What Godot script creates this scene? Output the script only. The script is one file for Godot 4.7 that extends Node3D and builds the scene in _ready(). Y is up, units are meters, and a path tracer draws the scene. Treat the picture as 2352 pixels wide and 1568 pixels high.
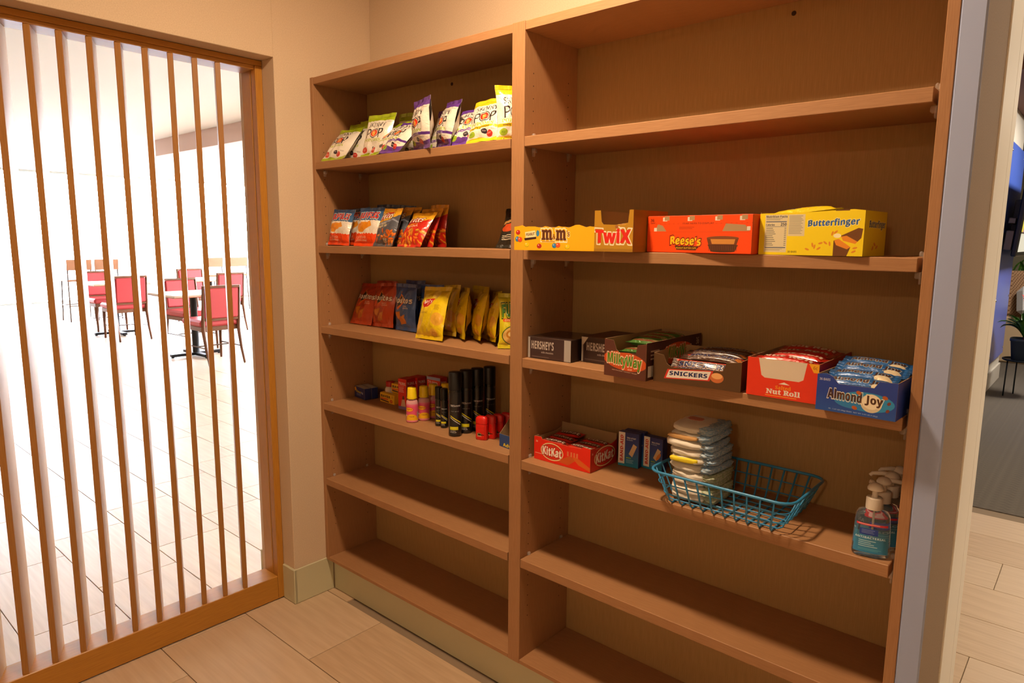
extends Node3D
# A pantry wall: a two-bay bookcase with snacks and sundries, a louvred oak screen onto a bright dining room, a lobby beyond.
# x runs right along the bookcase, y up, z towards the viewer; the bookcase front is z = 0.

var mats := {}
var meshes := {}
var used := {}
var prints := {}

func _ready():
	set_view_and_light()
	build_shell()
	build_floor()
	build_bookcase()
	build_screen()
	build_dining()
	build_lobby()
	stock_left_bay()
	stock_right_bay()

func set_view_and_light():
	var cam := Camera3D.new()
	cam.name = "camera"
	cam.position = Vector3(2.20095, 1.37241, 1.40922)
	cam.rotation = Vector3(-0.148395, 0.721451, 0.007794)
	cam.fov = 53.2485
	cam.near = 0.05
	cam.far = 200.0
	add_child(cam)
	cam.current = true
	var e := Environment.new()
	e.tonemap_mode = Environment.TONE_MAPPER_LINEAR
	e.tonemap_exposure = 1.0
	e.background_mode = Environment.BG_SKY
	var sm := ProceduralSkyMaterial.new()
	sm.sky_top_color = Color(0.80, 0.88, 1.0)
	sm.sky_horizon_color = Color(0.97, 0.98, 1.0)
	sm.sky_curve = 0.2
	sm.ground_bottom_color = Color(0.75, 0.74, 0.72)
	sm.ground_horizon_color = Color(0.9, 0.9, 0.9)
	sm.sky_energy_multiplier = 5.0
	sm.ground_energy_multiplier = 3.2
	sm.sun_angle_max = 0.0
	var sky := Sky.new()
	sky.sky_material = sm
	e.sky = sky
	e.ambient_light_source = Environment.AMBIENT_SOURCE_DISABLED
	e.sdfgi_enabled = true
	e.ssao_enabled = true
	e.ssil_enabled = true
	var we := WorldEnvironment.new()
	we.name = "environment"
	we.environment = e
	add_child(we)
	# bookcase downlight, an added fill lamp, then added panels for dining room and lobby
	downlight(Vector3(1.15, 2.44, 0.50), 0.11, 3.45, Color(1.0, 0.86, 0.70), "round recessed downlight in the pantry ceiling above the bookcase")
	downlight(Vector3(2.40, 2.44, 4.10), 0.11, 3.3, Color(1.0, 0.86, 0.70), "added round fill lamp in the pantry ceiling behind the viewer")  # unseen lamp, added as soft fill for the shelf interiors
	added_panel_light(Vector3(-4.4, 2.69, -4.6), 4.0, Color(1.0, 0.98, 0.95), "added square fill light panel hidden beyond the dining room soffit, nearer the oak screen")  # this panel and the next are added, unseen, to brighten the dining room
	added_panel_light(Vector3(-8.4, 2.69, -4.6), 4.0, Color(1.0, 0.98, 0.95), "added square fill light panel hidden beyond the dining room soffit, farther from the oak screen")
	added_panel_light(Vector3(3.4, 2.70, -2.0), 7.0, Color(1.0, 0.93, 0.82), "unseen added light panel over the lobby plank floor")  # both lobby panels are unseen lamps added to light casing, floor and carpet
	added_panel_light(Vector3(2.6, 2.70, -6.2), 8.0, Color(1.0, 0.95, 0.88), "unseen added light panel over the lobby carpet")

func downlight(p, r, energy, c, label):
	var t = thing("recessed_downlight", label, "ceiling light", p)
	obj("trim_ring", lathe([[r, 0.0], [r + 0.025, -0.001], [r + 0.03, 0.004], [r + 0.03, 0.0]], 28), mat("lamp_trim", Color(0.9, 0.88, 0.84), 0.4), t)
	obj("lamp_lens", lathe([[0.0, 0.012], [r, 0.012], [r, 0.008], [0.0, 0.008]], 24), glow(c, 6.0), t)
	var l := AreaLight3D.new()
	l.name = "downlight_beam"
	l.area_size = Vector2(r * 1.3, r * 1.3)
	l.light_energy = energy
	l.light_color = c
	l.area_range = 12.0
	l.area_attenuation = 2.0
	l.shadow_enabled = true
	l.position = p + Vector3(0, -0.006, 0)
	l.rotation = Vector3(-PI / 2, 0, 0)
	add_child(l)

func added_panel_light(p, energy, c, label):
	var t = thing("added_light_panel", label, "ceiling light", p)
	obj("frame", bx(0.64, 0.02, 0.64, 0.004), mat("lamp_trim", Color(0.9, 0.88, 0.84), 0.4), t, Vector3(0, -0.01, 0))
	obj("diffuser_panel", bx(0.58, 0.006, 0.58, 0.002), glow(c, 3.0), t, Vector3(0, -0.023, 0))
	var l := AreaLight3D.new()
	l.name = "added_panel_beam"
	l.area_size = Vector2(0.58, 0.58)
	l.light_energy = energy
	l.light_color = c
	l.area_range = 20.0
	l.area_attenuation = 2.0
	l.shadow_enabled = true
	l.position = p + Vector3(0, -0.035, 0)
	l.rotation = Vector3(-PI / 2, 0, 0)
	add_child(l)

# ------------------------------------------------------------------ naming and placing
func numbered(called: String) -> String:
	used[called] = used.get(called, -1) + 1
	return called if used[called] == 0 else "%s_%03d" % [called, used[called]]

func tag(o, label, category, group = ""):
	o.set_meta("label", label)
	o.set_meta("category", category)
	if group != "": o.set_meta("group", group)
	return o

func thing(called, label, category, at = Vector3.ZERO, turn = Vector3.ZERO, group = ""):
	var o := Node3D.new()
	o.name = numbered(called)
	add_child(o)
	o.position = at
	o.rotation = turn
	return tag(o, label, category, group)

func obj(called, mesh, m, parent = null, at = Vector3.ZERO, turn = Vector3.ZERO):
	var o := MeshInstance3D.new()
	o.mesh = mesh
	if m is Array:
		for k in m.size(): o.set_surface_override_material(k, m[k])
	else:
		for k in mesh.get_surface_count(): o.set_surface_override_material(k, m)
	o.position = at
	o.rotation = turn
	if parent == null:
		o.name = numbered(called)
		add_child(o)
	else:
		o.name = called
		parent.add_child(o, true)
	return o

func struct(called, mesh, m, at = Vector3.ZERO, label = "", category = "", turn = Vector3.ZERO):
	var o = obj(called, mesh, m, null, at, turn)
	o.set_meta("kind", "structure")
	if label != "": tag(o, label, category)
	return o

func again(o, label, at, turn):
	var c = o.duplicate()
	var base = o.name.rstrip("0123456789").rstrip("_") if o.name.right(3).is_valid_int() else str(o.name)
	c.name = numbered(base)
	add_child(c)
	c.position = at
	c.rotation = turn
	c.set_meta("label", label)
	return c

# ------------------------------------------------------------------ materials
func mat(key, c, rough = 0.6, metal = 0.0):
	if mats.has(key): return mats[key]
	var m := StandardMaterial3D.new()
	m.resource_name = key
	m.albedo_color = c
	m.roughness = rough
	m.metallic = metal
	mats[key] = m
	return m

func glow(c, e):
	var key = "glow%s%s" % [c.to_html(), e]
	var m = mat(key, Color(0.9, 0.9, 0.9), 0.5)
	m.emission_enabled = true
	m.emission = c
	m.emission_energy_multiplier = e
	return m

func clear(key, c, alpha, rough = 0.05):
	var m = mat(key, Color(c.r, c.g, c.b, alpha), rough)
	m.transparency = BaseMaterial3D.TRANSPARENCY_ALPHA
	return m

func noise_tex(sd, freq, octaves, c0, c1, size = 512, type = FastNoiseLite.TYPE_SIMPLEX_SMOOTH):
	var n := FastNoiseLite.new()
	n.seed = sd
	n.noise_type = type
	n.frequency = freq
	n.fractal_octaves = octaves
	var t := NoiseTexture2D.new()
	t.width = size
	t.height = size
	t.seamless = true
	t.noise = n
	var g := Gradient.new()
	g.set_color(0, c0)
	g.set_color(1, c1)
	t.color_ramp = g
	return t

# a material whose noise is stretched by the scale it is looked up with (object axes): grain runs along the axis of the small scale
func grained(key, tex, sc, rough, bump = 0.0, world = false):
	if mats.has(key): return mats[key]
	var m = mat(key, Color.WHITE, rough)
	m.albedo_texture = tex
	m.uv1_triplanar = true
	m.uv1_world_triplanar = world
	m.uv1_triplanar_sharpness = 8.0
	m.uv1_scale = sc
	if bump > 0.0:
		m.heightmap_enabled = true
		m.heightmap_texture = tex
		m.heightmap_scale = bump
	return m

func printed(p, rough = 0.45, coat = 0.0):
	var key = "print%d_%s" % [p.get_instance_id(), rough]
	var m = mat(key, Color.WHITE, rough)
	m.albedo_texture = p
	if coat > 0.0:
		m.clearcoat_enabled = true
		m.clearcoat = coat
		m.clearcoat_roughness = 0.12
	return m

# ------------------------------------------------------------------ shapes
func start() -> SurfaceTool:
	var st := SurfaceTool.new()
	st.begin(Mesh.PRIMITIVE_TRIANGLES)
	st.set_smooth_group(-1)
	return st

# a convex polygon turned so that it faces away from the centre c
func face(st, pts, c, uvs = []):
	var mid := Vector3.ZERO
	for p in pts: mid += p
	mid /= pts.size()
	var n: Vector3 = (pts[2] - pts[0]).cross(pts[1] - pts[0])
	var flip := n.dot(mid - c) < 0.0
	for k in range(1, pts.size() - 1):
		for j in ([0, k + 1, k] if flip else [0, k, k + 1]):
			st.set_uv(uvs[j] if uvs.size() else Vector2(pts[j].x + pts[j].z, pts[j].y))
			st.add_vertex(pts[j])

func add_box(st, sx, sy, sz, b, c = Vector3.ZERO, basis = Basis()):
	var h := Vector3(sx, sy, sz) / 2
	b = min(b, min(h.x, min(h.y, h.z)) * 0.9)
	var v = func(s, k):
		var p := Vector3(s.x * h.x, s.y * h.y, s.z * h.z)
		for i in 3:
			if i != k: p[i] -= s[i] * b
		return c + basis * p
	var polys := []
	for k in 3:
		var a := (k + 1) % 3
		var d := (k + 2) % 3
		for s in [-1.0, 1.0]:
			var quad := []
			for q in [[-1, -1], [1, -1], [1, 1], [-1, 1]]:
				var sg := Vector3.ZERO
				sg[k] = s
				sg[a] = q[0]
				sg[d] = q[1]
				quad.append(v.call(sg, k))
			polys.append(quad)
		if b > 0.0:
			for s in [-1.0, 1.0]:
				for t in [-1.0, 1.0]:
					var q0 := Vector3.ZERO
					q0[a] = s
					q0[d] = t
					q0[k] = -1
					var q1 := q0
					q1[k] = 1
					polys.append([v.call(q0, a), v.call(q1, a), v.call(q1, d), v.call(q0, d)])
	if b > 0.0:
		for x in [-1.0, 1.0]:
			for y in [-1.0, 1.0]:
				for z in [-1.0, 1.0]:
					var s := Vector3(x, y, z)
					polys.append([v.call(s, 0), v.call(s, 1), v.call(s, 2)])
	for p in polys: face(st, p, c)

func done(st) -> ArrayMesh:
	st.generate_normals()
	return st.commit()

func bx(sx, sy, sz, b = 0.0):
	var key = "b%s,%s,%s,%s" % [sx, sy, sz, b]
	if not meshes.has(key):
		var st := start()
		add_box(st, sx, sy, sz, b)
		meshes[key] = done(st)
	return meshes[key]

# several boxes in one mesh: [x0, x1, y0, y1, z0, z1]
func boxes(list, b = 0.0):
	var st := start()
	for q in list:
		add_box(st, q[1] - q[0], q[3] - q[2], q[5] - q[4], b, Vector3(q[0] + q[1], q[2] + q[3], q[4] + q[5]) / 2)
	return done(st)

# turned about y; pw > 2 squares the section; u runs round with 0.5 at the front (+z), v from the top down
func lathe(prof, n = 24, sx = 1.0, sz = 1.0, pw = 2.0, smooth = true):
	var key = "l%s,%s,%s,%s,%s" % [prof, n, sx, sz, pw]
	if meshes.has(key): return meshes[key]
	var st := SurfaceTool.new()
	st.begin(Mesh.PRIMITIVE_TRIANGLES)
	st.set_smooth_group(0 if smooth else -1)
	var lo: float = prof[0][1]
	var hi: float = prof[0][1]
	for q in prof:
		lo = min(lo, q[1])
		hi = max(hi, q[1])
	var pt = func(i, k):
		var a: float = TAU * (k / float(n) - 0.5)
		var s := sin(a)
		var c := cos(a)
		var f := pow(pow(abs(s), pw) + pow(abs(c), pw), -1.0 / pw)
		return Vector3(prof[i][0] * s * f * sx, prof[i][1], prof[i][0] * c * f * sz)
	for i in prof.size() - 1:
		for k in n:
			var p = [pt.call(i, k), pt.call(i, k + 1), pt.call(i + 1, k + 1), pt.call(i + 1, k)]
			var w = [Vector2(k, prof[i][1]), Vector2(k + 1, prof[i][1]), Vector2(k + 1, prof[i + 1][1]), Vector2(k, prof[i + 1][1])]
			for j in [0, 3, 2, 0, 2, 1]:
				st.set_uv(Vector2(w[j].x / n, 1.0 - (w[j].y - lo) / max(hi - lo, 1e-6)))
				st.add_vertex(p[j])
	meshes[key] = done(st)
	return meshes[key]

func add_tube(st, pts, r, n = 6, closed = false):
	var rings := []
	var m: int = pts.size()
	var prev := Vector3.ZERO
	for i in m:
		var t: Vector3
		if closed: t = (pts[(i + 1) % m] - pts[(i + m - 1) % m]).normalized()
		else: t = (pts[min(i + 1, m - 1)] - pts[max(i - 1, 0)]).normalized()
		var u := prev
		if u == Vector3.ZERO: u = Vector3.UP.cross(t) if abs(t.y) < 0.9 else Vector3.RIGHT.cross(t)
		u = (u - t * u.dot(t)).normalized()
		prev = u
		var w := t.cross(u)
		var rr: float = r[i] if r is Array else r
		var ring := []
		for k in n: ring.append(pts[i] + (u * cos(TAU * k / n) + w * sin(TAU * k / n)) * rr)
		rings.append(ring)
	for i in (m if closed else m - 1):
		var j := (i + 1) % m
		for k in n:
			var l: int = (k + 1) % n
			for v in [rings[i][k], rings[i][l], rings[j][l], rings[i][k], rings[j][l], rings[j][k]]: st.add_vertex(v)
	if not closed:
		for q in [[0, 1], [m - 1, -1]]:
			for k in n:
				var tri = [pts[q[0]], rings[q[0]][(k + 1) % n], rings[q[0]][k]] if q[1] > 0 else [pts[q[0]], rings[q[0]][k], rings[q[0]][(k + 1) % n]]
				for v in tri: st.add_vertex(v)

func tube(pts, r, n = 6, closed = false):
	var st := SurfaceTool.new()
	st.begin(Mesh.PRIMITIVE_TRIANGLES)
	st.set_smooth_group(0)
	add_tube(st, pts, r, n, closed)
	return done(st)

# a flat sheet cut to a polygon given in fractions of w x h (from the lower left), standing in x-y, front at z = 0, th thick; surface 0 is the printed front, 1 the rest
func sheet(poly, w, h, th):
	var pts := PackedVector2Array()
	for q in poly: pts.append(Vector2((q[0] - 0.5) * w, q[1] * h))
	if Geometry2D.is_polygon_clockwise(pts): pts.reverse()
	var tri := Geometry2D.triangulate_polygon(pts)
	var st := start()
	var rest := start()
	for k in range(0, tri.size(), 3):
		var a := pts[tri[k]]
		var b := pts[tri[k + 1]]
		var c := pts[tri[k + 2]]
		if (b - a).cross(c - a) < 0.0:
			var s := b
			b = c
			c = s
		for v in [a, c, b]:
			st.set_uv(Vector2(v.x / w + 0.5, 1.0 - v.y / h))
			st.add_vertex(Vector3(v.x, v.y, 0))
		for v in [a, b, c]: rest.add_vertex(Vector3(v.x, v.y, -th))
	var n := pts.size()
	for k in n:
		var a := pts[k]
		var b := pts[(k + 1) % n]
		var q = [Vector3(a.x, a.y, 0), Vector3(b.x, b.y, 0), Vector3(b.x, b.y, -th), Vector3(a.x, a.y, -th)]
		for j in [0, 1, 2, 0, 2, 3]: rest.add_vertex(q[j])
	st.generate_normals()
	rest.generate_normals()
	var m = st.commit()
	return rest.commit(m)

# ------------------------------------------------------------------ printed packaging
# a flat print is drawn at twice its size and halved; places are fractions of the face, y down
class Print:
	var im: Image
	var W: int
	var H: int
	func _init(w, h, c):
		W = w * 2
		H = h * 2
		im = Image.create(W, H, false, Image.FORMAT_RGBA8)
		im.fill(c)
	func r(x, y, w, h, c):
		im.fill_rect(Rect2i(roundi(x * W), roundi(y * H), maxi(1, roundi(w * W)), maxi(1, roundi(h * H))), c)
	func p(pts, c):
		var lo := 1e9
		var hi := -1e9
		for q in pts:
			lo = min(lo, q[1])
			hi = max(hi, q[1])
		for y in range(maxi(0, int(lo * H)), mini(H, int(hi * H) + 1)):
			var yy := (y + 0.5) / H
			var xs := []
			for k in pts.size():
				var a = pts[k]
				var b = pts[(k + 1) % pts.size()]
				if (a[1] <= yy) != (b[1] <= yy): xs.append(a[0] + (b[0] - a[0]) * (yy - a[1]) / (b[1] - a[1]))
			xs.sort()
			for k in range(0, xs.size() - 1, 2):
				var x0 := clampi(roundi(xs[k] * W), 0, W)
				var x1 := clampi(roundi(xs[k + 1] * W), 0, W)
				if x1 > x0: im.fill_rect(Rect2i(x0, y, x1 - x0, 1), c)
	func e(cx, cy, rx, ry, c, rot = 0.0):
		var pts := []
		for k in 28:
			var u := Vector2(cos(TAU * k / 28) * rx * W, sin(TAU * k / 28) * ry * H).rotated(rot)
			pts.append([cx + u.x / W, cy + u.y / H])
		p(pts, c)
	func g(x, y, w, h, c0, c1):
		var n := maxi(1, roundi(h * H))
		for k in n: im.fill_rect(Rect2i(roundi(x * W), roundi(y * H) + k, roundi(w * W), 1), c0.lerp(c1, k / float(n)))
	# a saw-toothed or wavy band edge: everything from y down to y + h
	func zig(y, h, amp, n, c):
		var pts := []
		for k in n * 2 + 1: pts.append([k / float(n * 2), y + (amp if k % 2 else -amp)])
		pts.append([1.0, y + h])
		pts.append([0.0, y + h])
		p(pts, c)
	# a word set to fill the box x, y, w, h; o = outline in hundredths of the letter height, a = arch, s = slope of the line
	func t(word, x, y, w, h, c, f = {}):
		var sf := SystemFont.new()
		sf.font_names = PackedStringArray(["Droid Serif" if f.get("serif", false) else "Droid Sans"])
		sf.font_weight = 700 if f.get("b", true) else 400
		var fv := FontVariation.new()
		fv.base_font = sf
		fv.variation_embolden = f.get("fat", 0.0)
		fv.variation_transform = Transform2D(Vector2(1, 0), Vector2(f.get("i", 0.0), 1), Vector2.ZERO)
		var ts := TextServerManager.get_primary_interface()
		var sh := ts.create_shaped_text()
		ts.shaped_text_add_string(sh, word, fv.get_rids(), 80)
		var gl := ts.shaped_text_get_glyphs(sh)
		var wide := int(ts.shaped_text_get_width(sh)) + 80
		for layer in 2:
			var out := int(f.get("o", 0)) if layer == 0 else 0
			if layer == 0 and out == 0: continue
			var col: Color = f.get("oc", Color.WHITE) if layer == 0 else c
			var tmp := Image.create(wide, 170, false, Image.FORMAT_RGBA8)
			var pen := 40.0
			for q in gl:
				var sz := Vector2i(80, out)
				ts.font_render_glyph(q.font_rid, sz, q.index)
				var n := ts.font_get_glyph_texture_idx(q.font_rid, sz, q.index)
				if n >= 0:
					var uv := ts.font_get_glyph_uv_rect(q.font_rid, sz, q.index)
					var at := ts.font_get_glyph_offset(q.font_rid, sz, q.index)
					var src := ts.font_get_texture_image(q.font_rid, sz, n)
					if src and uv.size.x > 0:
						var piece := src.get_region(Rect2i(uv))
						piece.convert(Image.FORMAT_RGBA8)
						tmp.blend_rect(piece, Rect2i(Vector2i.ZERO, piece.get_size()), Vector2i(roundi(pen + at.x), roundi(110 + at.y)))
				pen += q.advance
			var box := tmp.get_used_rect()
			if box.size.x < 1 or box.size.y < 1: continue
			# the box is fitted to the plain letters, so the outline reaches out of it
			var bw := maxi(2, roundi(w * W))
			var bh := maxi(2, roundi(h * H))
			var px: float = x * W
			var py: float = y * H
			if layer == 0:
				var plain := Rect2i(box).grow(-out)
				px -= out * bw / float(plain.size.x)
				py -= out * bh / float(plain.size.y)
				bw = roundi(bw * box.size.x / float(plain.size.x))
				bh = roundi(bh * box.size.y / float(plain.size.y))
			var cut := tmp.get_region(box)
			cut.resize(bw, bh, Image.INTERPOLATE_LANCZOS if bw > 40 else Image.INTERPOLATE_BILINEAR)
			var d := cut.get_data()
			var r8 := roundi(col.r * 255)
			var g8 := roundi(col.g * 255)
			var b8 := roundi(col.b * 255)
			for k in range(0, d.size(), 4):
				d[k] = r8
				d[k + 1] = g8
				d[k + 2] = b8
			cut = Image.create_from_data(bw, bh, false, Image.FORMAT_RGBA8, d)
			var arch: float = f.get("a", 0.0)
			var slope: float = f.get("s", 0.0)
			if arch == 0.0 and slope == 0.0: im.blend_rect(cut, Rect2i(0, 0, bw, bh), Vector2i(roundi(px), roundi(py)))
			else:
				for k in bw:
					var u := k / float(bw)
					im.blend_rect(cut, Rect2i(k, 0, 1, bh), Vector2i(roundi(px) + k, roundi(py - arch * H * 4.0 * u * (1.0 - u) + slope * H * u)))
		ts.free_rid(sh)
	# rows of unreadably small print
	func fine(x, y, w, h, rows, c, f = 0.8):
		for k in rows:
			var wd: float = w * (f + (1.0 - f) * (((k * 7 + 3) % 5) / 5.0))
			r(x, y + h * k / rows, wd, h / rows * 0.42, c)
	func tex():
		im.resize(W / 2, H / 2, Image.INTERPOLATE_BILINEAR)
		return ImageTexture.create_from_image(im)

func rgb(h) -> Color: return Color.html(h)

func label(key: String):
	if not prints.has(key):
		var p := drawn(key)
		prints[key] = p.tex()
	return prints[key]

func drawn(key) -> Print:
	match key:
		"popcorn_lime": return draw_popcorn_lime()
		"popcorn_purple": return draw_popcorn_purple()
		"popcorn_yellow": return draw_popcorn_yellow()
		"ruffles": return draw_ruffles()
		"twists": return draw_twists()
		"original": return draw_original()
		"dark_bag": return draw_dark_bag()
		"tortilla_red": return draw_tortilla_red()
		"tortilla_blue": return draw_tortilla_blue()
		"potato": return draw_potato()
		"rings": return draw_rings()
		"peanut_box": return draw_peanut_box()
		"caramel_box": return draw_caramel_box()
		"orange_box": return draw_orange_box()
		"yellow_box": return draw_yellow_box()
		"yellow_end": return draw_yellow_end()
		"brown_box": return draw_brown_box()
		"brown_box_taped": return draw_brown_box_taped()
		"nougat_box": return draw_nougat_box()
		"nougat_side": return draw_nougat_side()
		"peanutbar_box": return draw_peanutbar_box()
		"nutroll_box": return draw_nutroll_box()
		"coconut_box": return draw_coconut_box()
		"wafer_box": return draw_wafer_box()
		"wafer_end": return draw_wafer_end()
		"bandage_box": return draw_bandage_box()
		"bandage_plastic": return draw_bandage_plastic()
		"sleep_box": return draw_sleep_box()
		"aspirin_box": return draw_aspirin_box()
		"fever_box": return draw_fever_box()
		"fever_side": return draw_fever_side()
		"fever_cool": return draw_fever_cool()
		"pink_label": return draw_pink_label()
		"spray_label": return draw_spray_label()
		"deodorant": return draw_deodorant()
		"pain_tray": return draw_pain_tray()
		"gel_label": return draw_gel_label()
		"bar_nougat": return draw_bar_nougat()
		"bar_peanut": return draw_bar_peanut()
		"bar_nutroll": return draw_bar_nutroll()
		"bar_coconut": return draw_bar_coconut()
		"bar_wafer": return draw_bar_wafer()
		"bar_caramel": return draw_bar_caramel()
		"bar_crisp": return draw_bar_crisp()
	return null

func popcorn(p: Print, band, strip, flavour):
	var ink := rgb("20181a")
	p.r(0, 0, 1, 0.17, band)
	var low := .06 if flavour.begins_with("SWEET") else 0.0
	p.p([[0, .93 - low], [.3, .90 - low], [.65, .94 - low], [1, .89 - low], [1, 1], [0, 1]], band)
	p.t("SKINNY", .17, .215, .60, .13, ink, {b = false, i = 0.18})
	p.t("P", .16, .38, .17, .22, ink, {b = false, i = 0.15})
	p.t("P", .62, .38, .17, .22, ink, {b = false, i = 0.15})
	p.e(.47, .49, .155, .115, ink)
	p.e(.47, .49, .135, .098, rgb("f2ead8"))
	p.e(.47, .49, .120, .084, rgb("d8321c"))
	p.e(.47, .50, .06, .058, rgb("f0a848"))
	p.e(.44, .47, .035, .035, rgb("f4c06c"))
	p.t("POPCORN", .10, .612, .66, .062, rgb("a6c018"), {serif = true})
	if flavour != "":
		p.p([[0, .70], [.45, .685], [1, .69], [1, .745], [.45, .74], [0, .755]], strip)
		p.t(flavour, .12, .703, .55, .032, rgb("3a2a10") if band != rgb("6a3f9e") else rgb("e8dff0"))
	p.e(.15, .84, .10, .062, rgb("9ab82a") if flavour != "" else rgb("d3452e"))
	p.fine(.09, .82, .12, .04, 3, rgb("5f7a10") if flavour != "" else rgb("f0c0b0"))
	p.e(.52, .81, .075, .048, rgb("2c2430"))
	p.fine(.47, .795, .1, .03, 2, rgb("c8c0c0"))
	p.e(.66, .86, .085, .055, rgb("cc3a30"))
	p.fine(.60, .845, .12, .03, 2, rgb("f0c0b0"))
	p.fine(.72, .77, .14, .035, 3, rgb("8c8680"))
	p.fine(.80, .20, .16, .02, 2, rgb("8c8680"))

func draw_popcorn_lime():
	var p := Print.new(320, 420, rgb("ece6da"))
	popcorn(p, rgb("a3b81c"), rgb("a3b81c"), "")
	return p
func draw_popcorn_purple():
	var p := Print.new(320, 420, rgb("ece6da"))
	popcorn(p, rgb("6a3f9e"), rgb("5a3088"), "SWEET & SALTY KETTLE")
	return p
func draw_popcorn_yellow():
	var p := Print.new(320, 420, rgb("ece6da"))
	popcorn(p, rgb("e6c81e"), rgb("ecc21c"), "WHITE CHEDDAR")
	return p

func draw_ruffles():
	var p := Print.new(300, 360, rgb("e9e2d6"))
	p.r(0, 0, 1, .36, rgb("2f5d8e"))
	p.r(0, 0, 1, .10, rgb("23456e"))
	p.zig(.36, .3, .014, 9, rgb("e9e2d6"))
	p.t("RUFFLES", .09, .14, .80, .18, rgb("cf2a1e"), {i = 0.1, o = 8, oc = rgb("efe6d6"), a = .02, fat = .6})
	p.p([[.10, .46], [.28, .40], [.52, .41], [.62, .37], [.74, .50], [.60, .55], [.40, .66], [.22, .66], [.12, .56]], rgb("e89420"))
	for k in 5: p.p([[.14, .47 + k * .035], [.60, .44 + k * .03], [.60, .447 + k * .03], [.14, .482 + k * .035]], rgb("cf7a12"))
	p.zig(.70, .3, .014, 9, rgb("f04a14"))
	p.r(0, .72, 1, .28, rgb("f04a14"))
	p.t("CHEDDAR", .10, .765, .42, .06, rgb("f6d8c0"), {b = false})
	p.t("& SOUR CREAM", .10, .845, .42, .04, rgb("f6d8c0"))
	return p

func corn_bits(p: Print, seed_, n, x0, y0, x1, y1, cols):
	var rn := RandomNumberGenerator.new()
	rn.seed = seed_
	for k in n:
		var cx := rn.randf_range(x0, x1)
		var cy := rn.randf_range(y0, y1)
		var a := rn.randf_range(0, PI)
		p.e(cx, cy, rn.randf_range(.07, .11), rn.randf_range(.022, .034), cols[k % cols.size()].darkened(.25), a)
		p.e(cx - .008, cy - .01, rn.randf_range(.06, .09), rn.randf_range(.015, .024), cols[k % cols.size()], a)

func draw_twists():
	var p := Print.new(300, 360, rgb("565a66"))
	p.r(0, 0, 1, .12, rgb("e0a01e"))
	p.p([[0, .10], [1, .10], [1, .18], [.62, .33], [.30, .40], [0, .44]], rgb("e9ac26"))
	p.p([[.10, .34], [.34, .12], [.66, .10], [.60, .25], [.30, .33]], rgb("c8261c"))
	p.t("Fritos", .13, .15, .62, .19, rgb("efe8dc"), {i = .25, o = 7, oc = rgb("3a2418"), s = -.05})
	p.p([[0, .45], [.4, .40], [.8, .30], [1, .36], [1, .39], [.8, .345], [.4, .45], [0, .50]], rgb("8b93a4"))
	p.t("FLAVOR", .12, .46, .45, .045, rgb("f2e2b0"), {s = -.05})
	p.t("TWISTS", .10, .52, .52, .055, rgb("f2e2b0"), {s = -.05})
	corn_bits(p, 4, 26, 0.02, .60, .98, .93, [rgb("e8741c"), rgb("d9641a"), rgb("ee8a2c")])
	p.r(.55, .82, .16, .09, rgb("d9cdb8"))
	p.fine(.57, .83, .12, .07, 3, rgb("4a4038"))
	return p

func draw_original():
	var p := Print.new(300, 360, rgb("c9281a"))
	p.r(0, 0, 1, .13, rgb("e2a01c"))
	p.p([[0, .12], [1, .12], [1, .22], [.70, .33], [.3, .48], [0, .55]], rgb("e9ac26"))
	p.p([[0, .42], [.12, .28], [.7, .20], [.66, .34], [.3, .44], [0, .48]], rgb("b8241c"))
	p.t("Fritos", .08, .20, .66, .19, rgb("efe8dc"), {i = .25, o = 7, oc = rgb("5a2014"), s = -.04})
	p.t("ORIGINAL", .22, .49, .44, .06, rgb("efd8b0"), {s = -.06})
	corn_bits(p, 9, 34, 0.0, .60, 1.0, .96, [rgb("f09026"), rgb("ee7a1e"), rgb("f2a236")])
	return p

func draw_dark_bag():
	var p := Print.new(200, 260, rgb("26221a"))
	p.p([[0, .4], [.5, .3], [1, .42], [1, .5], [.5, .38], [0, .48]], rgb("b88a50"))
	p.e(.3, .56, .24, .10, rgb("c0481c"))
	p.fine(.14, .74, .6, .12, 3, rgb("cfc6b0"))
	return p

func tortilla(p: Print, base, dark, tail):
	p.g(0, .0, 1, .5, dark, base)
	p.p([[.10, .68], [.47, .52], [.62, .58], [.44, .86], [.22, .90]], base.darkened(.12))
	p.p([[.36, .16], [.66, .36], [.28, .545]], rgb("e08030"))
	p.p([[.38, .20], [.60, .36], [.31, .505]], rgb("1c1412"))
	p.t("Doritos", .08, .285, .84, .13, rgb("f1ece2"), {o = 6, oc = rgb("201414"), fat = .5})
	p.p([[.50, .42], [.60, .40], [.32, .56], [.29, .545]], rgb("e8641c"))
	p.t(tail[0], .55, .46, .22, .028, rgb("f0d0b8"))
	p.t(tail[1], .55, .50, .26, .03, rgb("f0d0b8"))
	p.p([[.14, .62], [.46, .58], [.34, .83]], rgb("b9681a"))
	p.p([[.16, .63], [.44, .595], [.335, .80]], rgb("dd8a28"))
	p.p([[.42, .70], [.66, .64], [.60, .84], [.38, .88]], rgb("c87420"))
	p.p([[.45, .71], [.63, .66], [.58, .82]], rgb("e09030"))
func draw_tortilla_red():
	var p := Print.new(300, 360, rgb("cc4a1e"))
	tortilla(p, rgb("cc4a1e"), rgb("9e3018"), ["NACHO", "CHEESE"])
	return p
func draw_tortilla_blue():
	var p := Print.new(300, 360, rgb("3a68b8"))
	tortilla(p, rgb("3a68b8"), rgb("28488c"), ["COOL", "RANCH"])
	return p

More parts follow.
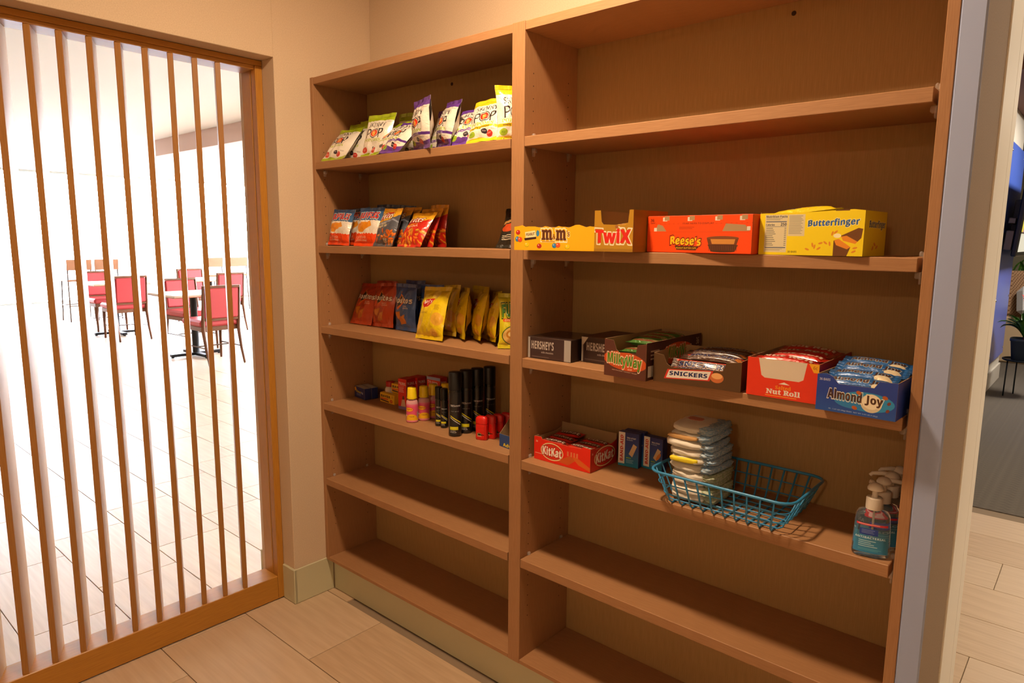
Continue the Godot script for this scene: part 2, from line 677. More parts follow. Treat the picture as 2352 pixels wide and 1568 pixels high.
func draw_potato():
	var p := Print.new(300, 370, rgb("e8ca10"))
	p.g(0, 0, 1, .35, rgb("d0b41a"), rgb("e8ca10"))
	p.e(.60, .16, .13, .08, rgb("e8cf58"))
	p.e(.82, .62, .16, .12, rgb("e6b03a"))
	p.e(.10, .74, .16, .12, rgb("e9bb4a"))
	p.e(.72, .86, .12, .07, rgb("e6b03a"))
	p.e(.37, .33, .22, .095, rgb("f4d23c"), -.2)
	p.p([[.16, .35], [.24, .26], [.60, .24], [.56, .33], [.40, .41], [.22, .42]], rgb("c8201a"))
	p.t("Lay's", .21, .275, .33, .10, rgb("f3eee2"), {i = .2, s = -.02, fat = .4})
	p.t("Classic", .13, .485, .36, .05, rgb("7a4a10"), {b = false, i = .15})
	p.fine(.66, .36, .2, .10, 5, rgb("a8801a"))
	p.fine(.62, .90, .2, .04, 2, rgb("a8801a"))
	return p

func draw_rings():
	var p := Print.new(300, 360, rgb("d8cc1e"))
	p.r(0, 0, 1, .10, rgb("c2b81c"))
	p.t("FUNYUNS", .06, .20, .90, .24, rgb("3f8a28"), {o = 8, oc = rgb("1e4216"), a = .02, fat = .8})
	p.r(.08, .46, .84, .055, rgb("e0561c"))
	p.t("ONION FLAVORED", .12, .47, .74, .035, rgb("f4e4b0"))
	p.e(.50, .76, .44, .20, rgb("2e5a1c"))
	p.e(.50, .76, .42, .185, rgb("e8c470"))
	for k in 5:
		p.e(.28 + .11 * k, .74 + .05 * (k % 2), .12, .08, rgb("c8861e"))
		p.e(.28 + .11 * k, .74 + .05 * (k % 2), .075, .045, rgb("edd08a"))
	p.e(.5, .56, .2, .05, rgb("5aa02e"))
	p.e(.5, .56, .12, .025, rgb("d8cc1e"))
	return p

func dots(p: Print, list):
	for q in list:
		p.e(q[0], q[1], q[2], q[3], rgb(q[4]).darkened(.3))
		p.e(q[0], q[1] - .01, q[2] * .93, q[3] * .9, rgb(q[4]))
		p.e(q[0] - q[2] * .3, q[1] - q[3] * .35, q[2] * .22, q[3] * .22, rgb("f2e6da"))

func draw_peanut_box():
	var p := Print.new(480, 128, rgb("f5b40c"))
	dots(p, [[.05, .26, .028, .10, "c8281e"], [.04, .54, .026, .11, "2e86c0"], [.075, .56, .03, .11, "e84a1c"], [.165, .77, .03, .10, "e8cc10"], [.325, .82, .03, .10, "b8241e"], [.515, .80, .028, .10, "2e86c0"], [.56, .78, .028, .10, "e8541c"], [.675, .84, .03, .10, "e8cc10"]])
	p.p([[.14, .25], [.27, .18], [.285, .45], [.15, .53]], rgb("f6e6b0"))
	p.t("PEANUT", .155, .30, .11, .12, rgb("4a2a12"), {s = -.05})
	p.p([[.13, .50], [.285, .44], [.285, .53], [.14, .60]], rgb("3a1c10"))
	p.e(.305, .30, .02, .13, rgb("2e86c0"))
	p.t("m", .352, .15, .138, .42, rgb("5a2e16"), {serif = true, o = 8, oc = rgb("f6ead2"), fat = 1.0})
	p.t("&", .490, .33, .040, .22, rgb("5a2e16"), {serif = true})
	p.t("m", .530, .16, .128, .42, rgb("5a2e16"), {serif = true, o = 8, oc = rgb("f6ead2"), fat = 1.0})
	p.t("'s", .662, .18, .036, .25, rgb("5a2e16"), {serif = true, o = 8, oc = rgb("f6ead2")})
	p.r(.36, .62, .16, .03, rgb("b87c0c"))
	return p

func draw_caramel_box():
	var p := Print.new(256, 240, rgb("b3831c"))
	p.r(0, .93, 1, .07, rgb("a2741a"))
	p.t("TwiX", .03, .44, .92, .36, rgb("d8241a"), {i = -.05, o = 9, oc = rgb("efe2d0"), s = -.0, fat = 1.0})
	p.e(.585, .40, .04, .045, rgb("a0622c"))
	return p

func draw_orange_box():
	var p := Print.new(640, 200, rgb("f24a0c"))
	p.t("36", .03, .07, .04, .08, rgb("4a1a0c"))
	p.t("COUNT", .03, .17, .05, .035, rgb("4a1a0c"))
	for x in [.19, .44, .70, .92]:
		p.r(x - .03, .03, .045, .11, rgb("d9d2c6"))
		p.r(x - .012, .0, .05, .12, rgb("a88a64"))
	for k in 3:
		var x0: float = [.08, .74, .30][k]
		var x1: float = [.20, .98, .70][k]
		if k < 2: p.p([[x0, .42], [x0 + .03, .22], [x1 - .04, .26], [x1, .42]], rgb("a88a64"))
	p.r(.07, .32, .03, .10, rgb("d9d2c6"))
	p.r(.955, .30, .03, .10, rgb("d9d2c6"))
	p.zig(.215, .004, .012, 22, rgb("c23c0c"))
	p.t("TEAR HERE TO DISPLAY", .36, .18, .3, .05, rgb("8a3010"))
	p.fine(.33, .30, .16, .08, 2, rgb("a83a10"))
	p.r(.02, .435, .96, .008, rgb("c63e0c"))
	p.t("Reese's", .245, .55, .30, .24, rgb("e8c41a"), {i = .25, o = 9, oc = rgb("4a1c0c"), s = .03, fat = .6})
	p.p([[.29, .82], [.53, .83], [.50, .94], [.31, .93]], rgb("4a1c0c"))
	p.t("PEANUT BUTTER CUPS", .305, .855, .20, .05, rgb("e8c41a"))
	p.p([[.60, .60], [.89, .60], [.87, .80], [.62, .80]], rgb("6e3c1e"))
	p.e(.745, .60, .145, .05, rgb("7e4826"))
	p.p([[.635, .63], [.86, .63], [.85, .76], [.65, .76]], rgb("c98a3e"))
	p.p([[.61, .78], [.885, .78], [.86, .95], [.64, .95]], rgb("4e2a16"))
	for k in 16: p.r(.622 + k * .0165, .80, .005, .14, rgb("6e4226"))
	p.e(.748, .95, .11, .03, rgb("4e2a16"))
	return p

func draw_yellow_box():
	var p := Print.new(600, 250, rgb("ecd410"))
	p.r(.055, .06, .23, .88, rgb("d6cba4"))
	p.t("Nutrition Facts", .065, .075, .215, .055, rgb("34384e"))
	p.fine(.065, .15, .18, .05, 2, rgb("7a7a70"))
	p.r(.065, .215, .21, .018, rgb("34486e"))
	p.t("Calories", .065, .27, .09, .05, rgb("34384e"))
	p.t("250", .215, .25, .06, .07, rgb("34384e"))
	p.r(.065, .335, .21, .008, rgb("34486e"))
	for k in 10:
		p.r(.068, .37 + k * .044, .07 + .01 * (k % 4), .015, rgb("76766c"))
		p.r(.255, .37 + k * .044, .02, .015, rgb("76766c"))
	p.r(.065, .82, .21, .018, rgb("34486e"))
	p.fine(.068, .86, .19, .05, 2, rgb("8a8a80"))
	p.r(.29, .06, .165, .50, rgb("d6cba4"))
	p.fine(.30, .09, .145, .44, 13, rgb("96927e"))
	p.t("Butterfinger", .485, .19, .47, .20, rgb("2c5ea6"), {i = .22, o = 7, oc = rgb("f0ecd8"), s = -.04, fat = .5})
	p.t("30 BARS", .30, .90, .09, .045, rgb("6e6010"))
	p.p([[.80, .55], [.95, .38], [.99, .40], [.98, .60], [.93, .73], [.82, .66]], rgb("6e4218"))
	p.p([[.80, .57], [.85, .55], [.95, .68], [.93, .73], [.82, .66]], rgb("e08a24"))
	p.p([[.735, .66], [.78, .62], [.89, .80], [.86, 1.0], [.735, 1.0]], rgb("6a3e18"))
	p.p([[.74, .66], [.78, .62], [.89, .80], [.86, .85], [.76, .76]], rgb("e08a24"))
	for q in [[.49, .86], [.54, .76], [.56, .80], [.60, .84], [.615, .72], [.66, .71], [.72, .50], [.93, .82], [.92, .90], [.75, .47], [.70, .73]]: p.e(q[0], q[1], .022, .022, rgb("d98a24"), q[0] * 20)
	p.e(.765, .55, .035, .05, rgb("f3ecc0"))
	return p
func draw_yellow_end():
	var p := Print.new(256, 250, rgb("d6c40e"))
	p.t("Butterfinger", .20, .20, .74, .22, rgb("2c5286"), {i = .22, o = 7, oc = rgb("e0dab0"), fat = .5})
	for q in [[.5, .74], [.6, .80], [.42, .82]]: p.e(q[0], q[1], .06, .03, rgb("c07a20"), q[0] * 20)
	return p

func draw_brown_box():
	var p := Print.new(360, 160, rgb("3c2a2a"))
	p.r(0, 0, .05, 1, rgb("a8a4a0"))
	p.r(.85, 0, .15, 1, rgb("a8a4a0"))
	p.t("HERSHEY'S", .08, .16, .53, .40, rgb("b8b0a8"), {fat = .4})
	p.t("milk chocolate", .32, .64, .28, .09, rgb("b8b0a8"))
	p.r(.10, .90, .40, .03, rgb("6a5a56"))
	return p
func draw_brown_box_taped():
	var p := Print.new(360, 190, rgb("352424"))
	p.r(0, 0, .045, 1, rgb("b0aaa2"))
	p.p([[.0, .0], [.17, .0], [.045, .32], [.0, .32]], rgb("c8c0b4"))
	p.t("HERSHEY'S", .13, .20, .62, .34, rgb("b8b0a8"), {fat = .4})
	p.t("milk chocolate", .40, .62, .34, .08, rgb("b8b0a8"))
	p.r(.08, .88, .5, .025, rgb("6a5a56"))
	return p

func nougat(p: Print):
	p.e(.50, .55, .52, .25, rgb("c8501a"), .08)
	p.t("MilkyWay", .08, .34, .82, .38, rgb("4f8f28"), {i = .1, o = 9, oc = rgb("f0e6cc"), s = .07, fat = .5})
	p.t("BAR", .58, .74, .10, .04, rgb("f0dcc0"))
func draw_nougat_box():
	var p := Print.new(300, 230, rgb("5a2f22"))
	nougat(p)
	p.t("Milk Chocolate * Caramel * Nougat", .2, .80, .6, .035, rgb("d8c0a8"), {s = .03})
	return p
func draw_nougat_side():
	var p := Print.new(420, 150, rgb("43201a"))
	p.e(.55, .42, .30, .30, rgb("c8501a"))
	p.t("MilkyWay", .34, .20, .46, .42, rgb("4f8f28"), {i = .1, o = 9, oc = rgb("e0d6bc"), fat = .5})
	p.fine(.07, .22, .16, .3, 3, rgb("c0a898"))
	p.t("36", .90, .10, .06, .2, rgb("b8a898"))
	p.t("BARS", .89, .34, .08, .10, rgb("b8a898"))
	p.r(.03, .62, .09, .3, rgb("d8d2cc"))
	return p

func draw_peanutbar_box():
	var p := Print.new(480, 200, rgb("54381a"))
	p.p([[.17, .52], [.70, .40], [.66, .76], [.13, .86]], rgb("d2301e"))
	p.p([[.19, .545], [.675, .435], [.64, .73], [.155, .82]], rgb("e8e2da"))
	p.t("SNICKERS", .195, .56, .44, .17, rgb("232d5e"), {i = .18, s = -.045, fat = .6})
	p.e(.74, .62, .075, .17, rgb("c8703a"))
	p.e(.74, .56, .06, .10, rgb("ecb070"))
	return p

func draw_nutroll_box():
	var p := Print.new(360, 200, rgb("e23414"))
	p.p([[.16, .0], [.84, .0], [.80, .44], [.74, .50], [.26, .50], [.21, .44]], rgb("d9ccb8"))
	p.p([[.86, .0], [1, .0], [1, .22], [.93, .22]], rgb("f0a818"))
	p.t("6c", .92, .05, .06, .09, rgb("b87408"))
	p.t("Salted", .42, .66, .22, .10, rgb("f0a818"), {serif = true})
	p.t("Nut Roll", .29, .76, .48, .14, rgb("e8e0d4"), {serif = true, fat = 1.0})
	p.p([[.46, .62], [.54, .56], [.62, .62]], rgb("e8e0d4"))
	p.fine(.28, .93, .48, .05, 1, rgb("f0a030"))
	return p

func draw_coconut_box():
	var p := Print.new(400, 210, rgb("1e3f9c"))
	p.g(0, .4, 1, .6, rgb("1e3f9c"), rgb("1d52a8"))
	p.e(.64, .60, .34, .26, rgb("2a90c8"))
	p.e(.50, .66, .26, .18, rgb("2a80c0"))
	p.e(.70, .62, .13, .25, rgb("d8ccac"))
	p.e(.70, .58, .11, .20, rgb("efe6cc"))
	p.t("36 BARS", .03, .10, .14, .07, rgb("c8c8d8"))
	p.t("Almond", .15, .36, .43, .26, rgb("4a2a18"), {o = 9, oc = rgb("f0e4c8"), s = .03, fat = .4})
	p.t("Joy", .62, .41, .22, .28, rgb("4a2a18"), {o = 9, oc = rgb("f0e4c8"), s = .03, fat = .4})
	for q in [[.50, .80], [.86, .42], [.54, .38]]: p.e(q[0], q[1], .035, .05, rgb("b85a20"), .4)
	for q in [[.91, .56], [.90, .76]]: p.e(q[0], q[1], .02, .05, rgb("7e3a28"), .6)
	p.t("36 - 1.61 OZ (45g) BARS  NET WT 3.62 LB (1.6kg)", .17, .90, .62, .045, rgb("b8c0dc"), {s = .02})
	return p

func oval_logo(p: Print, cx, cy, rx, ry, s):
	p.e(cx, cy, rx, ry, rgb("f0d8a0"))
	p.e(cx, cy, rx * .92, ry * .88, rgb("8e1c10"))
	p.e(cx, cy, rx * .88, ry * .83, rgb("d82a14"))
	p.t("KitKat", cx - rx * .84, cy - ry * .55, rx * 1.68, ry * 1.1, rgb("f4eee4"), {i = .15, o = 5, oc = rgb("6a2a1c"), s = s, fat = .7})
func draw_wafer_box():
	var p := Print.new(440, 170, rgb("e2240e"))
	p.p([[.42, .86], [.66, .48], [.76, .62], [.62, .92]], rgb("cc5a1e"))
	p.p([[.70, .56], [.76, .48], [1.0, .80], [1.0, .95], [.80, .80]], rgb("d8641e"))
	oval_logo(p, .33, .52, .205, .38, .0)
	p.t("36", .03, .16, .04, .08, rgb("f0d0b0"))
	for x in [.60, .66, .71, .76]: p.r(x, .32, .03, .20, rgb("e07a4a"))
	p.r(.02, .70, .13, .03, rgb("f0a890"))
	return p
func draw_wafer_end():
	var p := Print.new(280, 170, rgb("c4200e"))
	oval_logo(p, .53, .50, .40, .42, .0)
	p.t("36", .04, .20, .05, .08, rgb("f0d0b0"))
	return p

func bandage(p: Print, word):
	p.g(0, 0, 1, .45, rgb("1c2a72"), rgb("1c48a0"))
	p.g(0, .45, 1, .55, rgb("1c48a0"), rgb("1f96c0"))
	p.r(0, 0, .32, .93, rgb("ece6e0"))
	p.t("TRU-STAY", .40, .12, .46, .05, rgb("f0f0f4"), {i = .1})
	p.t(word, .40, .19, .30, .03, rgb("c8d4ec"))
	p.p([[.52, .62], [.74, .30], [.92, .36], [.70, .70]], rgb("d9c29a"))
	p.r(.40, .725, .24, .025, rgb("9ac83a"))
	p.fine(.40, .79, .4, .12, 3, rgb("8cc8e0"))
	# the name runs up the white strip
	var q := Print.new(220, 60, rgb("ece6e0"))
	q.t("BAND-AID", .04, .22, .92, .60, rgb("c8241c"), {i = .12, fat = .4})
	q.im.rotate_90(COUNTERCLOCKWISE)
	q.im.resize(int(p.W * .28), int(p.H * .84), Image.INTERPOLATE_LANCZOS)
	p.im.blit_rect(q.im, Rect2i(Vector2i.ZERO, q.im.get_size()), Vector2i(int(p.W * .02), int(p.H * .05)))
func draw_bandage_box():
	var p := Print.new(200, 300, rgb("1c2a72"))
	bandage(p, "SHEER")
	return p
func draw_bandage_plastic():
	var p := Print.new(200, 300, rgb("1c2a72"))
	bandage(p, "PLASTIC")
	p.e(.80, .55, .20, .05, rgb("d98a3c"), -1.0)
	return p

func draw_sleep_box():
	var p := Print.new(220, 130, rgb("22306e"))
	p.p([[0, .1], [.14, .0], [.2, .25], [.05, .45]], rgb("e8a018"))
	p.t("Aleve", .14, .24, .50, .26, rgb("f0d020"), {i = .15, s = .06})
	p.t("PM", .68, .34, .18, .20, rgb("d8dce8"), {s = .03})
	p.fine(.2, .58, .5, .22, 4, rgb("8c98c4"))
	return p
func draw_aspirin_box():
	var p := Print.new(260, 110, rgb("ecba18"))
	p.t("BAYER", .06, .16, .66, .30, rgb("1c1410"), {i = .08, fat = .5})
	p.r(.04, .54, .52, .12, rgb("d8401c"))
	p.p([[.04, .68], [.62, .80], [.62, .94], [.04, .86]], rgb("5a3424"))
	p.e(.78, .74, .09, .17, rgb("c8301c"))
	p.r(.74, .70, .08, .08, rgb("ecba18"))
	p.fine(.80, .1, .16, .3, 4, rgb("a88410"))
	return p
func fever(p: Print):
	p.t("TYLENOL", .06, .09, .86, .10, rgb("f0e4e0"), {i = .12, s = .02})
	p.t("Extra Strength", .08, .22, .62, .035, rgb("f0c8c0"))
	p.fine(.08, .28, .66, .18, 4, rgb("f0c0b8"))
func draw_fever_box():
	var p := Print.new(160, 380, rgb("d6241a"))
	fever(p)
	p.e(.62, .62, .12, .07, rgb("5a3424"))
	p.p([[.3, .92], [.44, .68], [.76, .66], [.92, .92]], rgb("d8b89a"))
	p.r(0, .90, 1, .1, rgb("8c78b8"))
	return p
func draw_fever_side():
	var p := Print.new(160, 380, rgb("b81e18"))
	fever(p)
	return p
func draw_fever_cool():
	var p := Print.new(200, 360, rgb("d6301e"))
	p.g(0, 0, 1, .085, rgb("8c9cd0"), rgb("a8b4dc"))
	p.t("TYLENOL", .06, .10, .80, .10, rgb("f4ecec"), {i = .12, s = .03})
	p.r(0, .30, 1, .20, rgb("5c78c0"))
	p.r(.1, .54, .8, .4, rgb("b8c4e0"))
	return p
func draw_pink_label():
	var p := Print.new(360, 220, rgb("e0557e"))
	p.g(0, 0, 1, .16, rgb("e87898"), rgb("e2507c"))
	p.e(.42, .30, .13, .13, rgb("d8301c"))
	p.e(.42, .30, .12, .11, rgb("f0c020"))
	p.t("Pepto", .32, .235, .20, .13, rgb("c8241c"), {i = .12})
	p.e(.5, .95, .20, .38, rgb("f0b818"))
	p.r(.20, .86, .62, .10, rgb("f0b818"))
	p.t("Liquid", .43, .68, .14, .07, rgb("7a4a10"))
	p.r(.67, .45, .10, .35, rgb("b8a8b0"))
	p.e(.33, .66, .03, .05, rgb("f0e0d0"))
	p.r(0, .93, 1, .07, rgb("e88aa0"))
	return p
func draw_spray_label():
	var p := Print.new(320, 420, rgb("15171a"))
	p.t("TRESemme", .38, .28, .26, .045, rgb("cfcfcf"))
	p.t("hair spray", .40, .42, .20, .028, rgb("8f8f8f"))
	p.p([[.36, .54], [.40, .54], [.66, .70], [.66, .73]], rgb("d8cc1c"))
	p.p([[.36, .58], [.39, .58], [.64, .75], [.64, .77]], rgb("d0d0d0"))
	p.r(.36, .80, .22, .075, rgb("d6d020"))
	p.t("EXTRA", .37, .89, .14, .02, rgb("cfcfcf"))
	p.t("HOLD", .37, .92, .16, .025, rgb("cfcfcf"))
	return p
func draw_deodorant():
	var p := Print.new(200, 300, rgb("d4150c"))
	p.e(.40, .70, .26, .14, rgb("2a1a12"))
	p.e(.40, .70, .22, .115, rgb("c8b068"))
	p.e(.40, .70, .17, .08, rgb("2a1a12"))
	p.r(.5, .68, .4, .06, rgb("1c1210"))
	p.fine(.16, .82, .52, .06, 1, rgb("f0c8b8"))
	p.fine(.2, .89, .36, .04, 1, rgb("3a0c08"))
	return p
func draw_pain_tray():
	var p := Print.new(200, 220, rgb("1f4a8c"))
	p.t("Advil", .22, .84, .6, .13, rgb("f0d818"), {fat = .4})
	return p
func draw_gel_label():
	var p := Print.new(280, 360, Color(.55, .70, .78, .0))
	p.g(.04, .30, .92, .70, Color(.30, .62, .76, .40), Color(.16, .58, .82, .85))
	p.r(.08, .04, .84, .07, rgb("d02a3c"))
	p.fine(.14, .06, .6, .05, 1, rgb("f0c0c0"))
	p.r(.20, .21, .46, .21, rgb("22409c"))
	p.fine(.25, .25, .36, .14, 3, rgb("7a8cc8"))
	p.t("ANTIBACTERIAL", .08, .47, .78, .07, rgb("d0e4ec"))
	p.fine(.2, .60, .5, .24, 4, rgb("a8d0dc"), .6)
	p.fine(.2, .87, .6, .08, 2, rgb("58b0c8"))
	return p

# wrappers of the loose bars: word, ground, ink
func bar_print(word, c, ink, oc, extra = null):
	var p := Print.new(256, 96, c)
	if extra: p.e(.5, .5, .44, .40, extra)
	p.t(word, .12, .24, .76, .48, ink, {i = .12, o = 7, oc = oc, fat = .5})
	p.r(0, 0, .05, 1, c.darkened(.2))
	p.r(.95, 0, .05, 1, c.darkened(.2))
	return p
func draw_bar_nougat(): return bar_print("MilkyWay", rgb("3c6a26"), rgb("6aa038"), rgb("e0d6bc"), rgb("7a3a1c"))
func draw_bar_peanut():
	var p = bar_print("SNICKERS", rgb("4a2c1a"), rgb("232d5e"), rgb("e8e2da"), null)
	p.r(.06, .05, .88, .13, rgb("b8301e"))
	p.e(.88, .6, .06, .22, rgb("c87a3a"))
	return p
func draw_bar_nutroll(): return bar_print("Nut Roll", rgb("b81e10"), rgb("e0d4c4"), rgb("7a1810"))
func draw_bar_coconut():
	var p = bar_print("Almond Joy", rgb("1c5a9c"), rgb("4a2a18"), rgb("e0d4b8"), null)
	p.e(.8, .8, .12, .25, rgb("d8ccac"))
	return p
func draw_bar_wafer(): return bar_print("KitKat", rgb("c8200e"), rgb("e0d4c8"), rgb("5a2018"), rgb("5a2a1c"))
func draw_bar_caramel(): return bar_print("TwiX", rgb("a8781c"), rgb("d8241a"), rgb("efe2d0"), null)
func draw_bar_crisp():
	var p = bar_print("Butterfinger", rgb("e8cc14"), rgb("2c5286"), rgb("f0ecd8"), null)
	p.e(.75, .35, .12, .3, rgb("7a4218"))
	p.e(.2, .3, .06, .2, rgb("d98a24"))
	return p

# ------------------------------------------------------------------ the room
const DEPTH := 0.2331
const TOP := 1.9309
const XD0 := 0.9536
const XD1 := 0.9975
const XR0 := 1.9414
const XR1 := 1.9611
const CEIL := 2.44

func wall_paper():
	var t = noise_tex(11, 0.09, 2, rgb("cdb79c"), rgb("dac6ab"), 256)
	return grained("wall_linen", t, Vector3(9, 9, 9), 0.85, 0.0, true)

func build_shell():
	var paper = wall_paper()
	var paint = mat("plaster_white", Color(0.86, 0.84, 0.80), 0.85)
	var base = mat("baseboard_paint", rgb("c6c3a4"), 0.5)
	# the wall with the screen opening (z 0.1366 .. 2.0, up to 1.974), carried on behind the bookcase
	struct("wall_left", boxes([[-.24, 0, 0, CEIL, -.50, .1366], [-.24, 0, 1.974, CEIL, .1366, 2.0], [-.24, 0, 0, CEIL, 2.0, 4.5]], .0015), paper, Vector3.ZERO, "linen papered wall with the wide oak screen opening", "wall")
	struct("wall_back", boxes([[0, 1.9985, 0, CEIL, -.50, -.266]], .001), paper, Vector3.ZERO, "linen papered wall behind and above the bookcase", "wall")
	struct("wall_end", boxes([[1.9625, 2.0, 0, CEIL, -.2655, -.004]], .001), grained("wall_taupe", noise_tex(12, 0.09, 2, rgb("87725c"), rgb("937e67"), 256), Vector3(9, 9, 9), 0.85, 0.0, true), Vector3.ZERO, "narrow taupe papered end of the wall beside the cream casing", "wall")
	struct("trim_1", boxes([[1.9613, 2.0006, 0, CEIL, -.006, .0006]], .004), mat("corner_daylight_tint", rgb("a0b0d8"), 0.4), Vector3.ZERO, "corner strip tinted lilac for cool daylight beside the bookcase's right end", "trim")  # the lilac stands in for cool daylight falling on the strip
	# white door casing on the wall's end: a broad board, a gap, a thin stop
	var cas = struct("trim_2", boxes([[1.955, 2.0035, 0, CEIL, -.428, -.262]], .002), mat("casing_white", rgb("e6e3da"), 0.6), Vector3.ZERO, "broad cream door casing on the end of the wall", "trim")
	obj("stop_strip", boxes([[1.955, 2.0030, 0, CEIL, -.500, -.432]], .002), mat("casing_white", rgb("e6e3da"), 0.6), cas)
	struct("wall_front", boxes([[-.24, 5.2, 0, CEIL, 4.5, 4.7]]), paper, Vector3.ZERO, "plain papered wall behind the viewer", "wall")
	struct("wall_right", boxes([[5.0, 5.2, 0, 2.9, -11.0, 4.5]]), paper, Vector3.ZERO, "long wall closing the pantry and lobby on the right", "wall")
	struct("ceiling", boxes([[-.24, 5.2, CEIL, 2.9, -.50, 4.7]]), paint, Vector3.ZERO, "white pantry ceiling", "ceiling")
	# baseboards
	struct("baseboard_left", boxes([[-.076, .006, 0, .138, .128, .1430], [0, .006, 0, .138, -.030, .1430], [0, .006, 0, .138, 2.0, 4.5]], .003), base, Vector3.ZERO, "tall cream baseboard wrapping the wall end beside the screen", "baseboard")
	struct("ground", boxes([[-60, 60, -.6, -.5, -60, 60]]), mat("pavement", Color(0.78, 0.77, 0.74), 0.9), Vector3.ZERO, "pale pavement outside the windows", "ground")

func build_floor():
	var joint = mat("grout", rgb("8c7a66"), 0.9)
	var fl = struct("floor", boxes([[-13.2, 5.2, -.12, -.0045, -2.78, 4.7], [-13.2, -.0, -.12, -.0045, -8.2, -2.78]]), joint, Vector3.ZERO, "pale wood-grain tile floor laid in thirds", "floor")
	var m := []
	var tones = [["bfa486", "cfb698"], ["c3a98c", "d2bb9f"], ["b99e80", "cbb193"], ["c7ad90", "d4bea3"]]
	for k in 4:
		var t = noise_tex(50 + k, 0.012, 3, rgb(tones[k][0]), rgb(tones[k][1]), 256)
		var g = grained("tile%d" % k, t, Vector3(.9, 3, 13), 0.42, 0.0)
		g.uv1_offset = Vector3(k * .37, 0, k * .21)
		m.append(g)
	var rn := RandomNumberGenerator.new()
	rn.seed = 3
	var pitch := .6125
	var row := .298
	var off := [.342, .546, .131]
	for j in range(-10, 16):
		var z0: float = row * j
		for i in range(-13, 9):
			var x0: float = off[posmod(j, 3)] + pitch * i
			var pick := rn.randi() % 4
			var xm := x0 + pitch / 2
			var zm := z0 + row / 2
			var left := -1.05 - 1.1 * (zm + 1.4) if zm < .6 else -3.0
			var pantry: bool = xm > -.1 and xm < 1.9 and zm > -.05 and zm < 1.4
			var beyond: bool = xm > .8 and xm < 3.0 and zm < -.5 and z0 > -2.79
			var dining: bool = xm < -.15 and xm > -4.6 and zm > -2.6 and zm < 1.7
			if not (pantry or beyond or dining): continue
			var x1 := x0 + pitch
			if xm < .2 and x1 > -.178 and xm < -.1: x1 = min(x1, -.16)
			obj("tile", bx(pitch - .0025, .006, row - .0025, .0008), m[pick], fl, Vector3(xm, -.003, zm))
	# the rest of the floor, past where single tiles can be told apart
	var far := start()
	for q in [[-13.2, -3.9, -8.2, 4.5], [-3.9, -.24, -8.2, -2.3], [-3.9, -.24, 1.3, 4.5], [1.95, 5.0, -.05, 4.5], [3.05, 5.0, -2.78, -.05], [0, 1.9, 1.45, 4.5]]:
		add_box(far, q[1] - q[0], .0015, q[3] - q[2], 0, Vector3((q[0] + q[1]) / 2, -.0030, (q[2] + q[3]) / 2))
	obj("tile_field", done(far), m[1], fl).set_meta("kind", "stuff")
	var ct = noise_tex(70, 0.03, 4, rgb("423c36"), rgb("7e766c"), 512)
	struct("floor_carpet", boxes([[0, 5.0, -.12, .001, -11.0, -2.78]]), grained("carpet_loop", ct, Vector3(1.6, 8, 22), 0.95, 0.0), Vector3.ZERO, "grey-brown streaky carpet of the lobby", "carpet")

# ------------------------------------------------------------------ the bookcase
func wood(key, sc):
	return grained(key, noise_tex(21, 0.02, 4, rgb("9a6e48"), rgb("ac8058"), 512), sc, 0.55)

